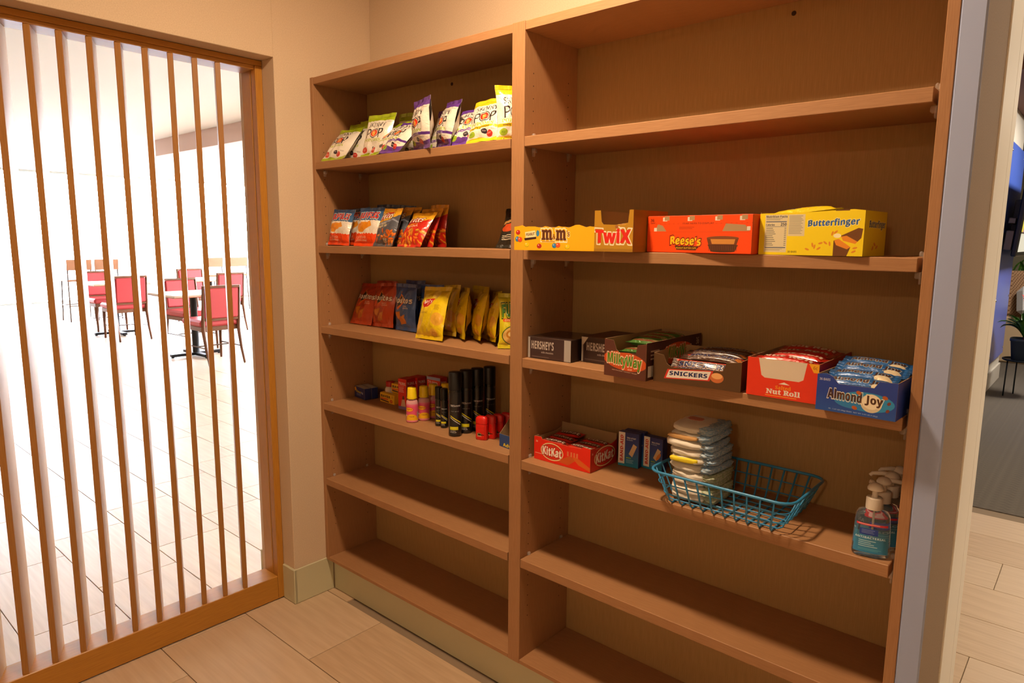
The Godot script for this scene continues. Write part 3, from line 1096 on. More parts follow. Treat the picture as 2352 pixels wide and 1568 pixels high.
func build_bookcase():
	var up = wood("laminate_upright", Vector3(38, 1.4, 38))
	var along = wood("laminate_shelf", Vector3(1.4, 38, 38))
	var back = grained("laminate_back", noise_tex(22, 0.02, 4, rgb("a08050"), rgb("b2905f"), 512), Vector3(38, 1.2, 38), 0.6)
	var b = thing("bookcase", "tall two-bay wood-grain bookcase with a thick middle upright and toe-kick", "bookcase")
	var bev := .0012
	obj("back_panel", boxes([[0.001, XR1 - .001, .1315, TOP - .002, -.2645, -DEPTH]]), back, b)
	obj("side_panel", boxes([[0.0008, .0183, .131, TOP, -DEPTH, 0]], bev), up, b)
	obj("side_panel", boxes([[XR0, XR1, .131, TOP, -DEPTH, 0]], bev), up, b)
	obj("divider", boxes([[XD0, XD1, .131, TOP, -DEPTH, 0]], bev), up, b)
	for q in [[.0183, XD0], [XD1, XR0]]:
		obj("top_panel", boxes([[q[0], q[1], 1.9068, TOP - .001, -DEPTH, -.0015]], bev), along, b)
		obj("bottom_panel", boxes([[q[0], q[1], .131, .1445, -DEPTH, -.0010]], bev), along, b)
	obj("toe_kick", boxes([[.0062, XR1 - .002, .001, .1308, -.060, -.032]], .001), mat("baseboard_paint", rgb("c6c3a4"), 0.5), b)
	var clip = clear("clip_plastic", Color(.95, .95, .95), .14, .2)
	var st := start()
	add_box(st, .011, .012, .014, .002, Vector3(0, -.007, 0))
	add_box(st, .004, .022, .010, .001, Vector3(-.0035, -.012, 0))
	add_box(st, .006, .010, .010, .002, Vector3(-.002, .0325, 0))
	add_box(st, .0010, .044, .008, 0, Vector3(-.0056, .014, 0))
	var clip_mesh = done(st)
	for bay in 2:
		var x0: float = [.0195, XD1 + .0012][bay]
		var x1: float = [XD0 - .0045, XR0 - .0085][bay]
		for y in [[1.6407, 1.3456, 1.0508, .7605, .4644], [1.6413, 1.3456, 1.0492, .7564, .4605]][bay]:
			obj("shelf", boxes([[x0, x1, y - .026, y, -DEPTH + .001, 0.0]], bev), along, b)
			for z in [-.036, -.190]:
				obj("shelf_clip", clip_mesh, clip, b, Vector3(x0 + .006, y - .0262, z))
				obj("shelf_clip", clip_mesh, clip, b, Vector3(x1 - .0035, y - .0262, z), Vector3(0, PI, 0))
	# columns of bored shelf-pin holes
	var dark = mat("pin_hole_dark", rgb("3a2718"), 0.9)
	for x in [.0185, XD1 + .0002, XD0 - .0002, XR0 - .0002]:
		var holes := start()
		for z in [-.037, -.190]:
			for k in 49:
				var y := .27 + .032 * k
				var n := 8
				for j in n:
					var a := TAU * j / n
					var c := TAU * (j + 1) / n
					for v in [Vector3(0, y, z), Vector3(0, y + cos(a) * .0018, z + sin(a) * .0018), Vector3(0, y + cos(c) * .0018, z + sin(c) * .0018)]: holes.add_vertex(v + Vector3(x, 0, 0))
		obj("pin_holes", done(holes), dark, b).set_meta("kind", "stuff")
	for x in [.481, 1.597]:
		obj("screw_cap", lathe([[0.0055, 0.0], [0.005, 0.0012], [0, 0.0014]], 14), dark, b, Vector3(x, 1.883, -DEPTH), Vector3(PI / 2, 0, 0))

# ------------------------------------------------------------------ the louvred oak screen
func build_screen():
	var t = noise_tex(23, 0.02, 4, rgb("aa7226"), rgb("c08832"), 512)
	var up = grained("oak_upright", t, Vector3(30, 1.1, 30), 0.38)
	var along = grained("oak_rail", t, Vector3(30, 30, 1.1), 0.38)
	var s = thing("slat_screen", "oak framed screen of upright turned slats in the wall opening", "screen")
	obj("bottom_rail", boxes([[-.172, -.075, .004, .0955, .164, 1.972]], .002), along, s)
	obj("top_rail", boxes([[-.172, -.0745, 1.9545, 1.9725, .1375, 1.999]], .0015), along, s)
	obj("top_rail_lip", boxes([[-.168, -.079, 1.9415, 1.9545, .164, 1.972]], .0015), along, s)
	for q in [[.1375, .1635], [1.9725, 1.9985]]:
		obj("jamb", boxes([[-.106, -.0745, .004, 1.9545, q[0], q[1]]], .002), up, s)
		obj("jamb", boxes([[-.172, -.111, .004, 1.9545, q[0], q[1]]], .002), up, s)
		obj("channel", boxes([[-.111, -.106, .004, 1.9545, q[0] + .002, q[1] - .003]]), mat("channel_metal", rgb("a8a29a"), 0.35, 0.6), s)
	var blade = grained("oak_slat_flare", noise_tex(24, 0.02, 4, rgb("9c6a32"), rgb("b07e42"), 512), Vector3(30, 1.1, 30), 0.4)  # the frame's oak, browned here to imitate flare over the slats
	var slat = bx(.104, 1.846, .0165, .0012)
	for k in 22:
		var z := .297 + .0755 * k
		# the right front edge of each slat stands on the rail's front edge; the blade turns 24 degrees off square
		var c := Vector3(-.0835, 1.0185, z - .0065) + Vector3(-cos(.414), 0, -sin(.414)) * .050
		obj("slat", slat, blade, s, c, Vector3(0, -.414, 0))

# ------------------------------------------------------------------ dining room
func build_dining():
	var paint = mat("plaster_white", Color(0.86, 0.84, 0.80), 0.85)
	struct("wall_dining_far", boxes([[-13.4, -13.2, -.1, .08, -8.0, 4.5], [-13.4, -13.2, 2.6, 2.9, -8.0, 4.5], [-13.4, -13.2, .08, 2.6, -.7, 4.5]]), paint, Vector3.ZERO, "far dining room wall around its long window", "wall")
	struct("wall_dining_side", boxes([[-13.4, -12.4, -.1, 2.9, -8.2, -8.0], [-1.0, -.24, -.1, 2.9, -8.2, -8.0], [-12.4, -1.0, 2.6, 2.9, -8.2, -8.0], [-12.4, -1.0, -.1, .08, -8.2, -8.0]]), paint, Vector3.ZERO, "dining room side wall around its long window", "wall")
	struct("wall_dining_bounce_cut", boxes([[-13.4, -.24, -.1, 2.9, 2.1, 4.7]]), mat("wall_brown", rgb("7a5a42"), 0.7), Vector3.ZERO, "unseen dining room wall browned to cut bounced light, left of the screen's view", "wall")  # out of view; set close and dark to keep bounce off the jamb
	struct("wall_dining_lobby", boxes([[-.24, 0, -.1, 2.9, -11.2, -.5]]), paint, Vector3.ZERO, "white wall between dining room and lobby", "wall")
	struct("ceiling_dining", boxes([[-13.4, -.24, 2.69, 2.9, -8.2, 4.7], [-.24, 0, CEIL, 2.9, -.5, 4.7]]), paint, Vector3.ZERO, "white dining room ceiling", "ceiling")
	struct("trim_3", boxes([[-7.95, -.24, 2.475, 2.69, -2.85, -2.6]], .003), mat("soffit_pink", rgb("c9b0a4"), 0.8), Vector3.ZERO, "dropped soffit beam along the dining room ceiling", "beam")
	struct("baseboard_dining", boxes([[-.256, -.24, 0, .138, .05, .1366], [-.256, -.24, 0, .138, -8.0, .05]], .003), mat("baseboard_paint", rgb("c6c3a4"), 0.5), Vector3.ZERO, "cream baseboard on the dining side of the wall", "baseboard")
	var fr = mat("window_frame", rgb("8a8880"), 0.4, 0.4)
	var gl = clear("glass", Color(1, 1, 1), .06)
	var w1 = struct("window_1", boxes([[-13.34, -13.26, .08, .12, -7.9, -.7], [-13.34, -13.26, 2.56, 2.6, -7.9, -.7]], .003), fr, Vector3.ZERO, "long frameless window at the far end of the dining room", "window")
	for k in 4: obj("pane", bx(.01, 2.44, 1.79), gl, w1, Vector3(-13.3, 1.34, -7.0 + 1.8 * k))
	var w3 = struct("window_2", boxes([[-12.4, -1.0, .08, .12, -8.14, -8.06], [-12.4, -1.0, 2.56, 2.6, -8.14, -8.06]], .003), fr, Vector3.ZERO, "long frameless window along the side of the dining room", "window")
	for k in 6: obj("pane", bx(1.89, 2.44, .01), gl, w3, Vector3(-11.45 + 1.9 * k, 1.34, -8.1))
	# red chairs round three tables, stools beyond
	var ch = make_chair("red upholstered dining chair with its back to the screen, nearest the slats")
	ch.position = Vector3(-5.27, .0005, -2.03)
	ch.rotation.y = -PI / 2
	again(ch, "red upholstered dining chair facing the screen across the nearest table", Vector3(-6.35, .0005, -2.28), Vector3(0, PI / 2 + .06, 0))
	again(ch, "red upholstered dining chair with its back to the screen at the left far table", Vector3(-7.83, .0005, -2.03), Vector3(0, -PI / 2, 0))
	again(ch, "red upholstered dining chair facing the screen at the left far table", Vector3(-8.93, .0005, -2.15), Vector3(0, PI / 2, 0))
	again(ch, "red upholstered dining chair with its back to the screen at the right far table", Vector3(-7.83, .0005, -3.40), Vector3(0, -PI / 2, 0))
	again(ch, "red upholstered dining chair facing the screen at the right far table", Vector3(-8.95, .0005, -3.52), Vector3(0, PI / 2, 0))
	var tb = make_table("pale square table on a black cross foot nearest the screen")
	tb.position = Vector3(-5.78, .0005, -2.06)
	again(tb, "pale square table on a black cross foot farther left", Vector3(-8.36, .0005, -2.09), Vector3.ZERO)
	again(tb, "pale square table on a black cross foot farther right", Vector3(-8.38, .0005, -3.46), Vector3.ZERO)
	var sb = make_stool("bar stool with a brown wooden back, leftmost beyond the tables")
	sb.position = Vector3(-10.5, .0005, -2.25)
	sb.rotation.y = -PI / 2
	again(sb, "bar stool with a brown wooden back, second from the left beyond the tables", Vector3(-10.5, .0005, -2.65), Vector3(0, -PI / 2, 0))
	again(sb, "bar stool with a brown wooden back, second from the right beyond the tables", Vector3(-10.5, .0005, -4.44), Vector3(0, -PI / 2, 0))
	again(sb, "bar stool with a brown wooden back, rightmost beyond the tables", Vector3(-10.5, .0005, -4.92), Vector3(0, -PI / 2, 0))

# faces +z
func make_chair(label_):
	var c = thing("dining_chair", label_, "chair", Vector3.ZERO, Vector3.ZERO, "red dining chairs")
	var red = mat("chair_red", rgb("bc3e42"), 0.45)
	var wd = mat("chair_wood", rgb("6e4426"), 0.45)
	obj("seat", bx(.45, .075, .47, .022), red, c, Vector3(0, .452, .02))
	obj("seat_frame", bx(.42, .05, .44, .004), wd, c, Vector3(0, .392, .02))
	obj("backrest", bx(.37, .335, .040, .014), red, c, Vector3(0, .672, -.247), Vector3(-.10, 0, 0))
	obj("top_rail", bx(.41, .028, .03, .005), wd, c, Vector3(0, .848, -.266), Vector3(-.10, 0, 0))
	obj("lower_rail", bx(.37, .025, .028, .004), wd, c, Vector3(0, .494, -.228), Vector3(-.10, 0, 0))
	for s in [-1.0, 1.0]:
		obj("leg", tube([Vector3(s * .195, 0, -.322), Vector3(s * .195, .16, -.268), Vector3(s * .197, .38, -.216), Vector3(s * .198, .50, -.228), Vector3(s * .198, .86, -.266)], [.013, .018, .024, .021, .015], 4), wd, c)
		obj("leg", tube([Vector3(s * .192, 0, .225), Vector3(s * .192, .37, .212)], [.014, .023], 4), wd, c)
		obj("stretcher", bx(.010, .012, .46), mat("chair_rod", rgb("4c382c"), 0.3, 0.6), c, Vector3(s * .192, .185, -.025))
	obj("stretcher", bx(.38, .012, .010), mat("chair_rod", rgb("4c382c"), 0.3, 0.6), c, Vector3(0, .187, -.03))
	return c

func make_table(label_):
	var t = thing("dining_table", label_, "table", Vector3.ZERO, Vector3.ZERO, "pale dining tables")
	var blk = mat("iron_black", rgb("1c1c1e"), 0.4, 0.5)
	obj("table_top", bx(.72, .028, .72, .006), mat("table_pale", rgb("d9c7ac"), 0.35), t, Vector3(0, .726, 0))
	obj("top_edge", boxes([[-.362, .362, .708, .716, -.362, .362]], .002), mat("table_edge", rgb("9a6238"), 0.5), t)
	obj("post", lathe([[.040, .03], [.038, .06], [.038, .70], [.09, .704], [.09, .711]], 20), blk, t)
	obj("cross_foot", boxes([[-.29, .29, .012, .045, -.032, .032], [-.032, .032, .012, .045, -.29, .29]], .006), blk, t)
	for q in [[.27, 0], [-.27, 0], [0, .27], [0, -.27]]: obj("foot_pad", lathe([[.016, 0], [.018, .003], [.014, .013], [0, .013]], 12), blk, t, Vector3(q[0], 0, q[1]))
	return t

# faces +z
func make_stool(label_):
	var s = thing("bar_stool", label_, "stool", Vector3.ZERO, Vector3.ZERO, "wood-backed bar stools")
	var wd = mat("stool_wood", rgb("8c5e3c"), 0.45)
	var rod = mat("stool_rod", rgb("5c5048"), 0.35, 0.6)
	obj("seat", bx(.36, .035, .36, .012), wd, s, Vector3(0, .665, 0))
	obj("backrest", bx(.36, .17, .016, .004), wd, s, Vector3(0, .915, -.19), Vector3(-.08, 0, 0))
	for a in [-1.0, 1.0]:
		obj("leg", tube([Vector3(a * .18, 0, -.20), Vector3(a * .165, .65, -.165), Vector3(a * .165, 1.0, -.186)], .011, 6), rod, s)
		obj("leg", tube([Vector3(a * .18, 0, .20), Vector3(a * .165, .65, .165)], .011, 6), rod, s)
	obj("foot_ring", tube(rounded_loop(-.175, .175, -.185, .185, .02, .26, 3), .008, 6, true), rod, s)
	return s

# ------------------------------------------------------------------ lobby
func build_lobby():
	var paint = mat("plaster_white", Color(0.86, 0.84, 0.80), 0.85)
	var skirt = mat("skirting_white", rgb("d2cdc4"), 0.45)
	struct("wall_lobby", boxes([[1.2, 1.4, 0, 2.9, -7.1, -3.4]], .002), paint, Vector3.ZERO, "white lobby wall carrying the blue panel", "wall")
	struct("baseboard_lobby", boxes([[1.4, 1.416, .001, .16, -7.1, -3.4]], .003), skirt, Vector3.ZERO, "white baseboard below the blue panel", "baseboard")
	struct("wall_lobby_end", boxes([[0, 5.2, 0, 2.9, -11.2, -11.0]]), mat("wall_sage", rgb("a8a48c"), 0.85), Vector3.ZERO, "grey-green wall at the far end of the lobby", "wall")
	struct("ceiling_lobby", boxes([[0, 5.2, 2.70, 2.9, -11.2, -.5]]), paint, Vector3.ZERO, "white lobby ceiling", "ceiling")
	struct("trim_4", boxes([[1.402, 1.62, 2.56, 2.70, -7.4, -4.6]], .003), mat("soffit_brown", rgb("7a4a38"), 0.6), Vector3.ZERO, "brown wooden soffit above the blue panel", "beam")
	# the glossy blue panel stands off the wall on studs
	var blue = mat("panel_blue", rgb("4a6ad0"), 0.38)
	blue.clearcoat_enabled = true
	blue.clearcoat = 0.3
	blue.clearcoat_roughness = 0.3
	var p = thing("wall_panel", "glossy blue acrylic panel on standoff studs behind the screen and plant", "panel", Vector3(1.424, 0, 0))
	obj("sheet", boxes([[-.004, .004, .275, 2.25, -7.05, -4.2]], .001), blue, p)
	for z in [-6.98, -6.05, -5.0, -4.3]:
		for y in [.34, .86, 1.5, 2.18]:
			obj("stud", lathe([[.011, -.018], [.011, .006], [.008, .008], [0, .008]], 14), mat("stud_steel", rgb("b4b4b8"), 0.25, 0.9), p, Vector3(0, y, z), Vector3(0, 0, -PI / 2))
	# a black display tilted forward on its wall bracket
	var blk = mat("screen_black", rgb("0c0d12"), 0.25)
	var tv = thing("wall_display", "large black wall display seen edge-on above the potted plant", "display", Vector3(1.535, 1.26, -6.55), Vector3(0, 0, -.07))
	obj("casing", boxes([[-.030, .010, 0, .72, -.62, .62]], .008), blk, tv)
	var art := Print.new(320, 190, rgb("efe6cc"))
	art.r(0, .30, 1, .44, rgb("e8c83c"))
	for k in 7:
		var c = [rgb("f0dc50"), rgb("e89a9c"), rgb("6a5aa0"), rgb("f2c8b0"), rgb("e8b020"), rgb("b060a0"), rgb("f4e878")][k]
		art.p([[k / 7.0, .30], [(k + 1) / 7.0, .30], [(k + .7) / 7.0, .74], [(k - .3) / 7.0, .74]], c)
	art.r(0, .28, 1, .025, rgb("6a5a48"))
	art.r(0, .73, 1, .02, rgb("5a4a40"))
	var em = mat("display_picture", Color(0.05, 0.05, 0.05), 0.3)
	em.emission_enabled = true
	em.emission = Color.WHITE
	em.emission_energy_multiplier = 0.9
	em.emission_texture = art.tex()
	em.emission_operator = BaseMaterial3D.EMISSION_OP_MULTIPLY
	obj("screen", sheet(FULL, 1.16, .64, .002), [em, blk], tv, Vector3(.0125, .04, 0), Vector3(0, PI / 2, 0))
	obj("bracket", boxes([[-.100, -.030, .14, .50, -.30, .30]], .004), mat("bracket_metal", rgb("3c3a3a"), 0.4, 0.7), tv)
	obj("cable_box", boxes([[-.096, -.034, .05, .22, .34, .60], [-.096, -.040, .28, .33, .34, .58]], .006), mat("box_metal", rgb("6a5c4c"), 0.3, 0.7), tv)
	var sl := AreaLight3D.new()
	sl.name = "display_glow"
	sl.area_size = Vector2(1.1, .6)
	sl.light_energy = 0.25
	sl.light_color = Color(1.0, .94, .75)
	sl.area_range = 8.0
	sl.area_attenuation = 2.0
	sl.shadow_enabled = true
	sl.position = Vector3(1.575, 1.62, -6.55)
	sl.rotation = Vector3(0, -PI / 2, 0)
	add_child(sl)
	# plant stand and bromeliad
	var iron = mat("stand_iron", rgb("22282c"), 0.4, 0.6)
	var at := Vector3(1.665, .0015, -6.16)
	var sd = thing("plant_stand", "thin black metal plant stand on the carpet", "stand", at)
	obj("tray_top", lathe([[0, .328], [.150, .328], [.156, .334], [.156, .344], [.150, .344], [.148, .336], [0, .335]], 28), iron, sd)
	for k in 4: obj("leg", tube([Vector3(cos(TAU * k / 4 + 2.7) * .125, 0, sin(TAU * k / 4 + 2.7) * .125), Vector3(cos(TAU * k / 4 + 2.7) * .118, .33, sin(TAU * k / 4 + 2.7) * .118)], .006, 8), iron, sd)
	var pl = thing("potted_bromeliad", "green bromeliad with a red flower in a dark square-sided pot", "plant", at + Vector3(-.005, .3355, 0))
	obj("pot", lathe([[0, 0], [.078, 0], [.082, .004], [.100, .17], [.106, .172], [.106, .195], [.098, .195], [.095, .175], [0, .172]], 28, 1, 1, 4.0), mat("pot_slate", rgb("2c3640"), 0.5), pl)
	var leaf_m = grained("leaf_green", noise_tex(41, .03, 3, rgb("2c5a1c"), rgb("5a8a2c"), 128), Vector3(6, 6, 6), 0.35)
	leaf_m.backlight_enabled = true
	leaf_m.backlight = Color(.10, .18, .04)
	var rn := RandomNumberGenerator.new()
	rn.seed = 12
	for k in 30:
		var a := TAU * k / 30.0 * 2.0 + rn.randf_range(-.15, .15)
		obj("leaf", leaf(rn.randf_range(.36, .48) * (1.0 if sin(a) > -.25 else .66), rn.randf_range(.022, .030), rn.randf_range(.5, 1.05)), leaf_m, pl, Vector3(0, .175, 0), Vector3(0, a, 0))
	var fl = mat("flower_red", rgb("c4202c"), 0.45)
	obj("flower_stalk", tube([Vector3(0, .17, 0), Vector3(-.01, .36, .0), Vector3(-.016, .48, 0)], [.012, .010, .014], 8), mat("stalk_pink", rgb("a8345c"), 0.5), pl)
	for k in 14: obj("flower_bract", leaf(rn.randf_range(.07, .11), .012, rn.randf_range(.05, .6)), fl, pl, Vector3(-.016, .46 + .03 * (k % 3) / 2.0, 0), Vector3(0, TAU * k / 14.0 * 3.0, 0))
	# banquette with a woven high back, planter greens behind it
	var weave := Image.create(64, 64, false, Image.FORMAT_RGB8)
	for y in 64:
		for x in 64: weave.set_pixel(x, y, rgb("b4906e") if (x / 4 + y / 8 + (y / 4 % 2)) % 3 else rgb("7c5840"))
	var wm = grained("woven_tan", ImageTexture.create_from_image(weave), Vector3(7, 7, 7), 0.85)
	var so = thing("banquette", "high-backed banquette with a tan woven back and beige base", "sofa", Vector3(1.9, .0015, -8.6))
	obj("back", boxes([[-.85, .85, .54, 1.06, .10, .34]], .03), wm, so)
	obj("base", boxes([[-.85, .85, 0, .54, -.1, .36]], .02), mat("banquette_beige", rgb("bda484"), 0.7), so)
	obj("cushion", bx(.40, .34, .14, .06), mat("cushion_white", rgb("d8d8dc"), 0.8), so, Vector3(-.30, .74, .42), Vector3(-.2, 0, .1))
	var gr = thing("planter_greens", "spiky green plants rising behind the woven banquette back", "plant", Vector3(1.45, .0015, -8.95))
	obj("planter", boxes([[-.3, .3, 0, 1.0, -.12, .12]], .01), mat("pot_slate", rgb("2c3640"), 0.5), gr)
	for k in 16: obj("leaf", leaf(rn.randf_range(.20, .34), .016, rn.randf_range(.1, .6)), leaf_m, gr, Vector3(-.22 + .03 * k, .98, .02), Vector3(0, k * 2.4, 0))

# a strap leaf that rises and arches over; droop 0 = upright
func leaf(l, w, droop):
	var st := SurfaceTool.new()
	st.begin(Mesh.PRIMITIVE_TRIANGLES)
	st.set_smooth_group(0)
	var n := 9
	var rows := []
	var p := Vector3.ZERO
	var ang: float = PI / 2 - droop * .35
	for k in n + 1:
		var u := k / float(n)
		var ww: float = w * pow(sin(PI * (0.12 + 0.88 * (1.0 - u) * 0.98 + 0.0)), .6) if u < 1.0 else 0.0004
		rows.append([p + Vector3(-ww, ww * .35, 0), p, p + Vector3(ww, ww * .35, 0)])
		p += Vector3(0, sin(ang), cos(ang)) * l / n
		ang -= droop * 2.6 / n * (0.4 + u)
	for k in n:
		for j in 2:
			var a = rows[k][j]
			var b = rows[k][j + 1]
			var c = rows[k + 1][j + 1]
			var d = rows[k + 1][j]
			for v in [a, b, c, a, c, d]: st.add_vertex(v)
			var e := Vector3(0, -.0012, -.0006)
			for v in [a + e, c + e, b + e, a + e, d + e, c + e]: st.add_vertex(v)
	return done(st)

# ------------------------------------------------------------------ bags and bars
# a filled foil bag standing on its lower seal: base centre at the origin, front towards +z. part 0 = pouch, 1 = top seal, 2 = bottom seal
func bag_piece(w, h, t, sd, part, crease = 1.0, flat = 0.075):
	var key = "bag%s,%s,%s,%s,%s,%s" % [w, h, t, sd, part, crease]
	if meshes.has(key): return meshes[key]
	var n := FastNoiseLite.new()
	n.seed = sd * 17 + 3
	n.frequency = 0.9
	n.fractal_octaves = 2
	var rn := RandomNumberGenerator.new()
	rn.seed = sd * 101 + 7
	var lean := rn.randf_range(-0.12, 0.12)
	var fold := rn.randf_range(0.55, 0.85)
	var v0: float = [flat, 1.0 - flat, 0.0][part]
	var v1: float = [1.0 - flat, 1.0, flat][part]
	var nu := 16
	var nv: int = [20, 3, 3][part]
	var pt = func(u, v, side):
		var s: float = clamp((v - flat) / (1.0 - 2.0 * flat), 0.0, 1.0)
		var puff: float = pow(max(sin(PI * pow(s, 0.85)), 0.0), 0.55)
		var wide: float = pow(max(1.0 - pow(abs(2.0 * u - 1.0 + lean * (s - 0.5)), 3.0), 0.0), 0.6)
		var d: float = t * 0.5 * puff * wide
		# hard creases running in from the seals and one across a lower corner
		var near: float = 1.0 - sin(PI * s)
		var q: float = abs(n.get_noise_2d(u * 6.0 + side * 9.0, v * 2.2))
		d -= t * 0.50 * crease * q * wide * puff * (0.45 + 0.75 * near)
		var cor: float = (u - fold) * 1.2 - v * 0.9 + 0.12
		if cor > 0.0: d *= max(0.25, 1.0 - cor * 2.2 * crease)
		d = max(d, 0.0) + 0.0006
		var x: float = (u - 0.5) * w * (1.0 - 0.085 * puff)
		var y: float = v * h
		var z: float = d * side
		var e: float = (1.0 - s) if part == 2 else s
		if part > 0:
			z += sin(u * 19.0 + sd) * 0.0012 * crease + sin(u * 6.0 + sd * 2.0) * 0.002 * crease
			y += sin(u * 5.0 + sd) * h * 0.006 * (v if part == 1 else 0.0)
		elif e >= 0.0:
			var k: float = pow(abs(2.0 * s - 1.0), 6.0)
			z += (sin(u * 19.0 + sd) * 0.0012 + sin(u * 6.0 + sd * 2.0) * 0.002) * k * crease
		return Vector3(x, y, z)
	var st := [SurfaceTool.new(), SurfaceTool.new()]
	for j in 2:
		st[j].begin(Mesh.PRIMITIVE_TRIANGLES)
		st[j].set_smooth_group(0)
		var side := 1.0 - 2.0 * j
		for a in nu:
			for b in nv:
				var u0 := a / float(nu)
				var u1 := (a + 1) / float(nu)
				var w0 := lerpf(v0, v1, b / float(nv))
				var w1 := lerpf(v0, v1, (b + 1) / float(nv))
				var q = [[u0, w0], [u0, w1], [u1, w1], [u1, w0]]
				for k in ([0, 1, 2, 0, 2, 3] if j == 0 else [0, 2, 1, 0, 3, 2]):
					st[j].set_uv(Vector2(q[k][0], 1.0 - q[k][1]))
					st[j].add_vertex(pt.call(q[k][0], q[k][1], side))
		st[j].generate_normals()
	meshes[key] = st[1].commit(st[0].commit())
	return meshes[key]

func crumple():
	if not prints.has("crumple"):
		var n := FastNoiseLite.new()
		n.seed = 8
		n.noise_type = FastNoiseLite.TYPE_CELLULAR
		n.cellular_return_type = FastNoiseLite.RETURN_DISTANCE2_SUB
		n.frequency = 0.022
		n.domain_warp_enabled = true
		n.domain_warp_amplitude = 14.0
		n.domain_warp_frequency = 0.012
		var t := NoiseTexture2D.new()
		t.width = 256
		t.height = 256
		t.seamless = true
		t.noise = n
		prints["crumple"] = t
	return prints["crumple"]

const BACKS := {"ruffles": "b4a498", "twists": "6e5c50", "original": "a8481c", "dark_bag": "26221a", "tortilla_red": "96361c", "tortilla_blue": "34589c", "potato": "dcbc14", "rings": "c8bc1e"}

func foil(key, back):
	var m = printed(label(key), 0.34)
	m.metallic = 0.12
	m.clearcoat_enabled = true
	m.clearcoat = 0.5
	m.clearcoat_roughness = 0.14
	m.heightmap_enabled = true
	m.heightmap_texture = crumple()
	m.heightmap_scale = 0.12
	return [m, mat("foil_back" + back.to_html(), back, 0.35, 0.0)]

# x, z: base centre; yaw, lean (top away), roll
func bag(key, back, name_label, group, y, x, z, yaw, lean, roll, w, h, t, sd):
	var lift := absf(w / 2 * sin(roll)) * cos(lean) + 0.0008
	var b = thing("popcorn_bag" if key.begins_with("popcorn") else "chip_bag", name_label, "snack bag", Vector3(x, y + lift, z), Vector3(lean, yaw, roll), group)
	var m = foil(key, rgb(BACKS[key]) if BACKS.has(key) else back)
	t *= 1.22
	obj("pouch", bag_piece(w, h, t, sd, 0), m, b)
	obj("top_seal", bag_piece(w, h, t, sd, 1), m, b)
	obj("bottom_seal", bag_piece(w, h, t, sd, 2), m, b)
	return b

# a wrapped bar lying flat, long side along its own x, centre at p
func bar(key, back, name_label, group, p, turn, l, wd, t, sd):
	var b = thing("candy_bar", name_label, "candy bar", p, turn, group)
	var m = foil(key, back)
	var tilt := Vector3(-PI / 2, 0, 0)
	var off := Vector3(0, 0, wd / 2)
	var z = Basis.from_euler(Vector3(0, 0, 0))
	obj("wrapper", bar_mesh(l, wd, t, sd, 0), m, b)
	obj("end_crimp", bar_mesh(l, wd, t, sd, 1), m, b)
	obj("end_crimp", bar_mesh(l, wd, t, sd, 2), m, b)
	return b

func bar_mesh(l, wd, t, sd, part):
	var key = "bar%s,%s,%s,%s,%s" % [l, wd, t, sd, part]
	if meshes.has(key): return meshes[key]
	var n := FastNoiseLite.new()
	n.seed = sd
	n.frequency = 1.4
	var v0: float = [0.09, 0.0, 0.91][part]
	var v1: float = [0.91, 0.09, 1.0][part]
	var st := [SurfaceTool.new(), SurfaceTool.new()]
	var pt = func(u, v, side):
		var s: float = clamp((u - 0.09) / 0.82, 0.0, 1.0)
		var puff: float = pow(sin(PI * s), 0.30) if s > 0.0 and s < 1.0 else 0.0
		var wide: float = pow(max(1.0 - pow(abs(2.0 * v - 1.0), 3.0), 0.0), 0.5)
		var d: float = t * 0.5 * puff * wide * (1.0 - 0.3 * abs(n.get_noise_2d(u * 5.0, v * 4.0 + side))) + 0.0004
		return Vector3((u - 0.5) * l, t * 0.5 + d * side + sin(v * 22.0) * 0.0008 * (1.0 - puff), (v - 0.5) * wd * (0.9 + 0.1 * (1.0 - puff)))
	for j in 2:
		st[j].begin(Mesh.PRIMITIVE_TRIANGLES)
		st[j].set_smooth_group(0)
		var nu: int = 14 if part == 0 else 2
		for a in nu:
			for b in 10:
				var u0 := lerpf(v0, v1, a / float(nu))
				var u1 := lerpf(v0, v1, (a + 1) / float(nu))
				var q = [[u0, b / 10.0], [u1, b / 10.0], [u1, (b + 1) / 10.0], [u0, (b + 1) / 10.0]]
				for k in ([0, 1, 2, 0, 2, 3] if j == 0 else [0, 2, 1, 0, 3, 2]):
					st[j].set_uv(Vector2(q[k][0], q[k][1]))
					st[j].add_vertex(pt.call(q[k][0], q[k][1], 1.0 - 2.0 * j))
		st[j].generate_normals()
	meshes[key] = st[1].commit(st[0].commit())
	return meshes[key]

# ------------------------------------------------------------------ cartons
const FULL = [[0, 0], [1, 0], [1, 1], [0, 1]]

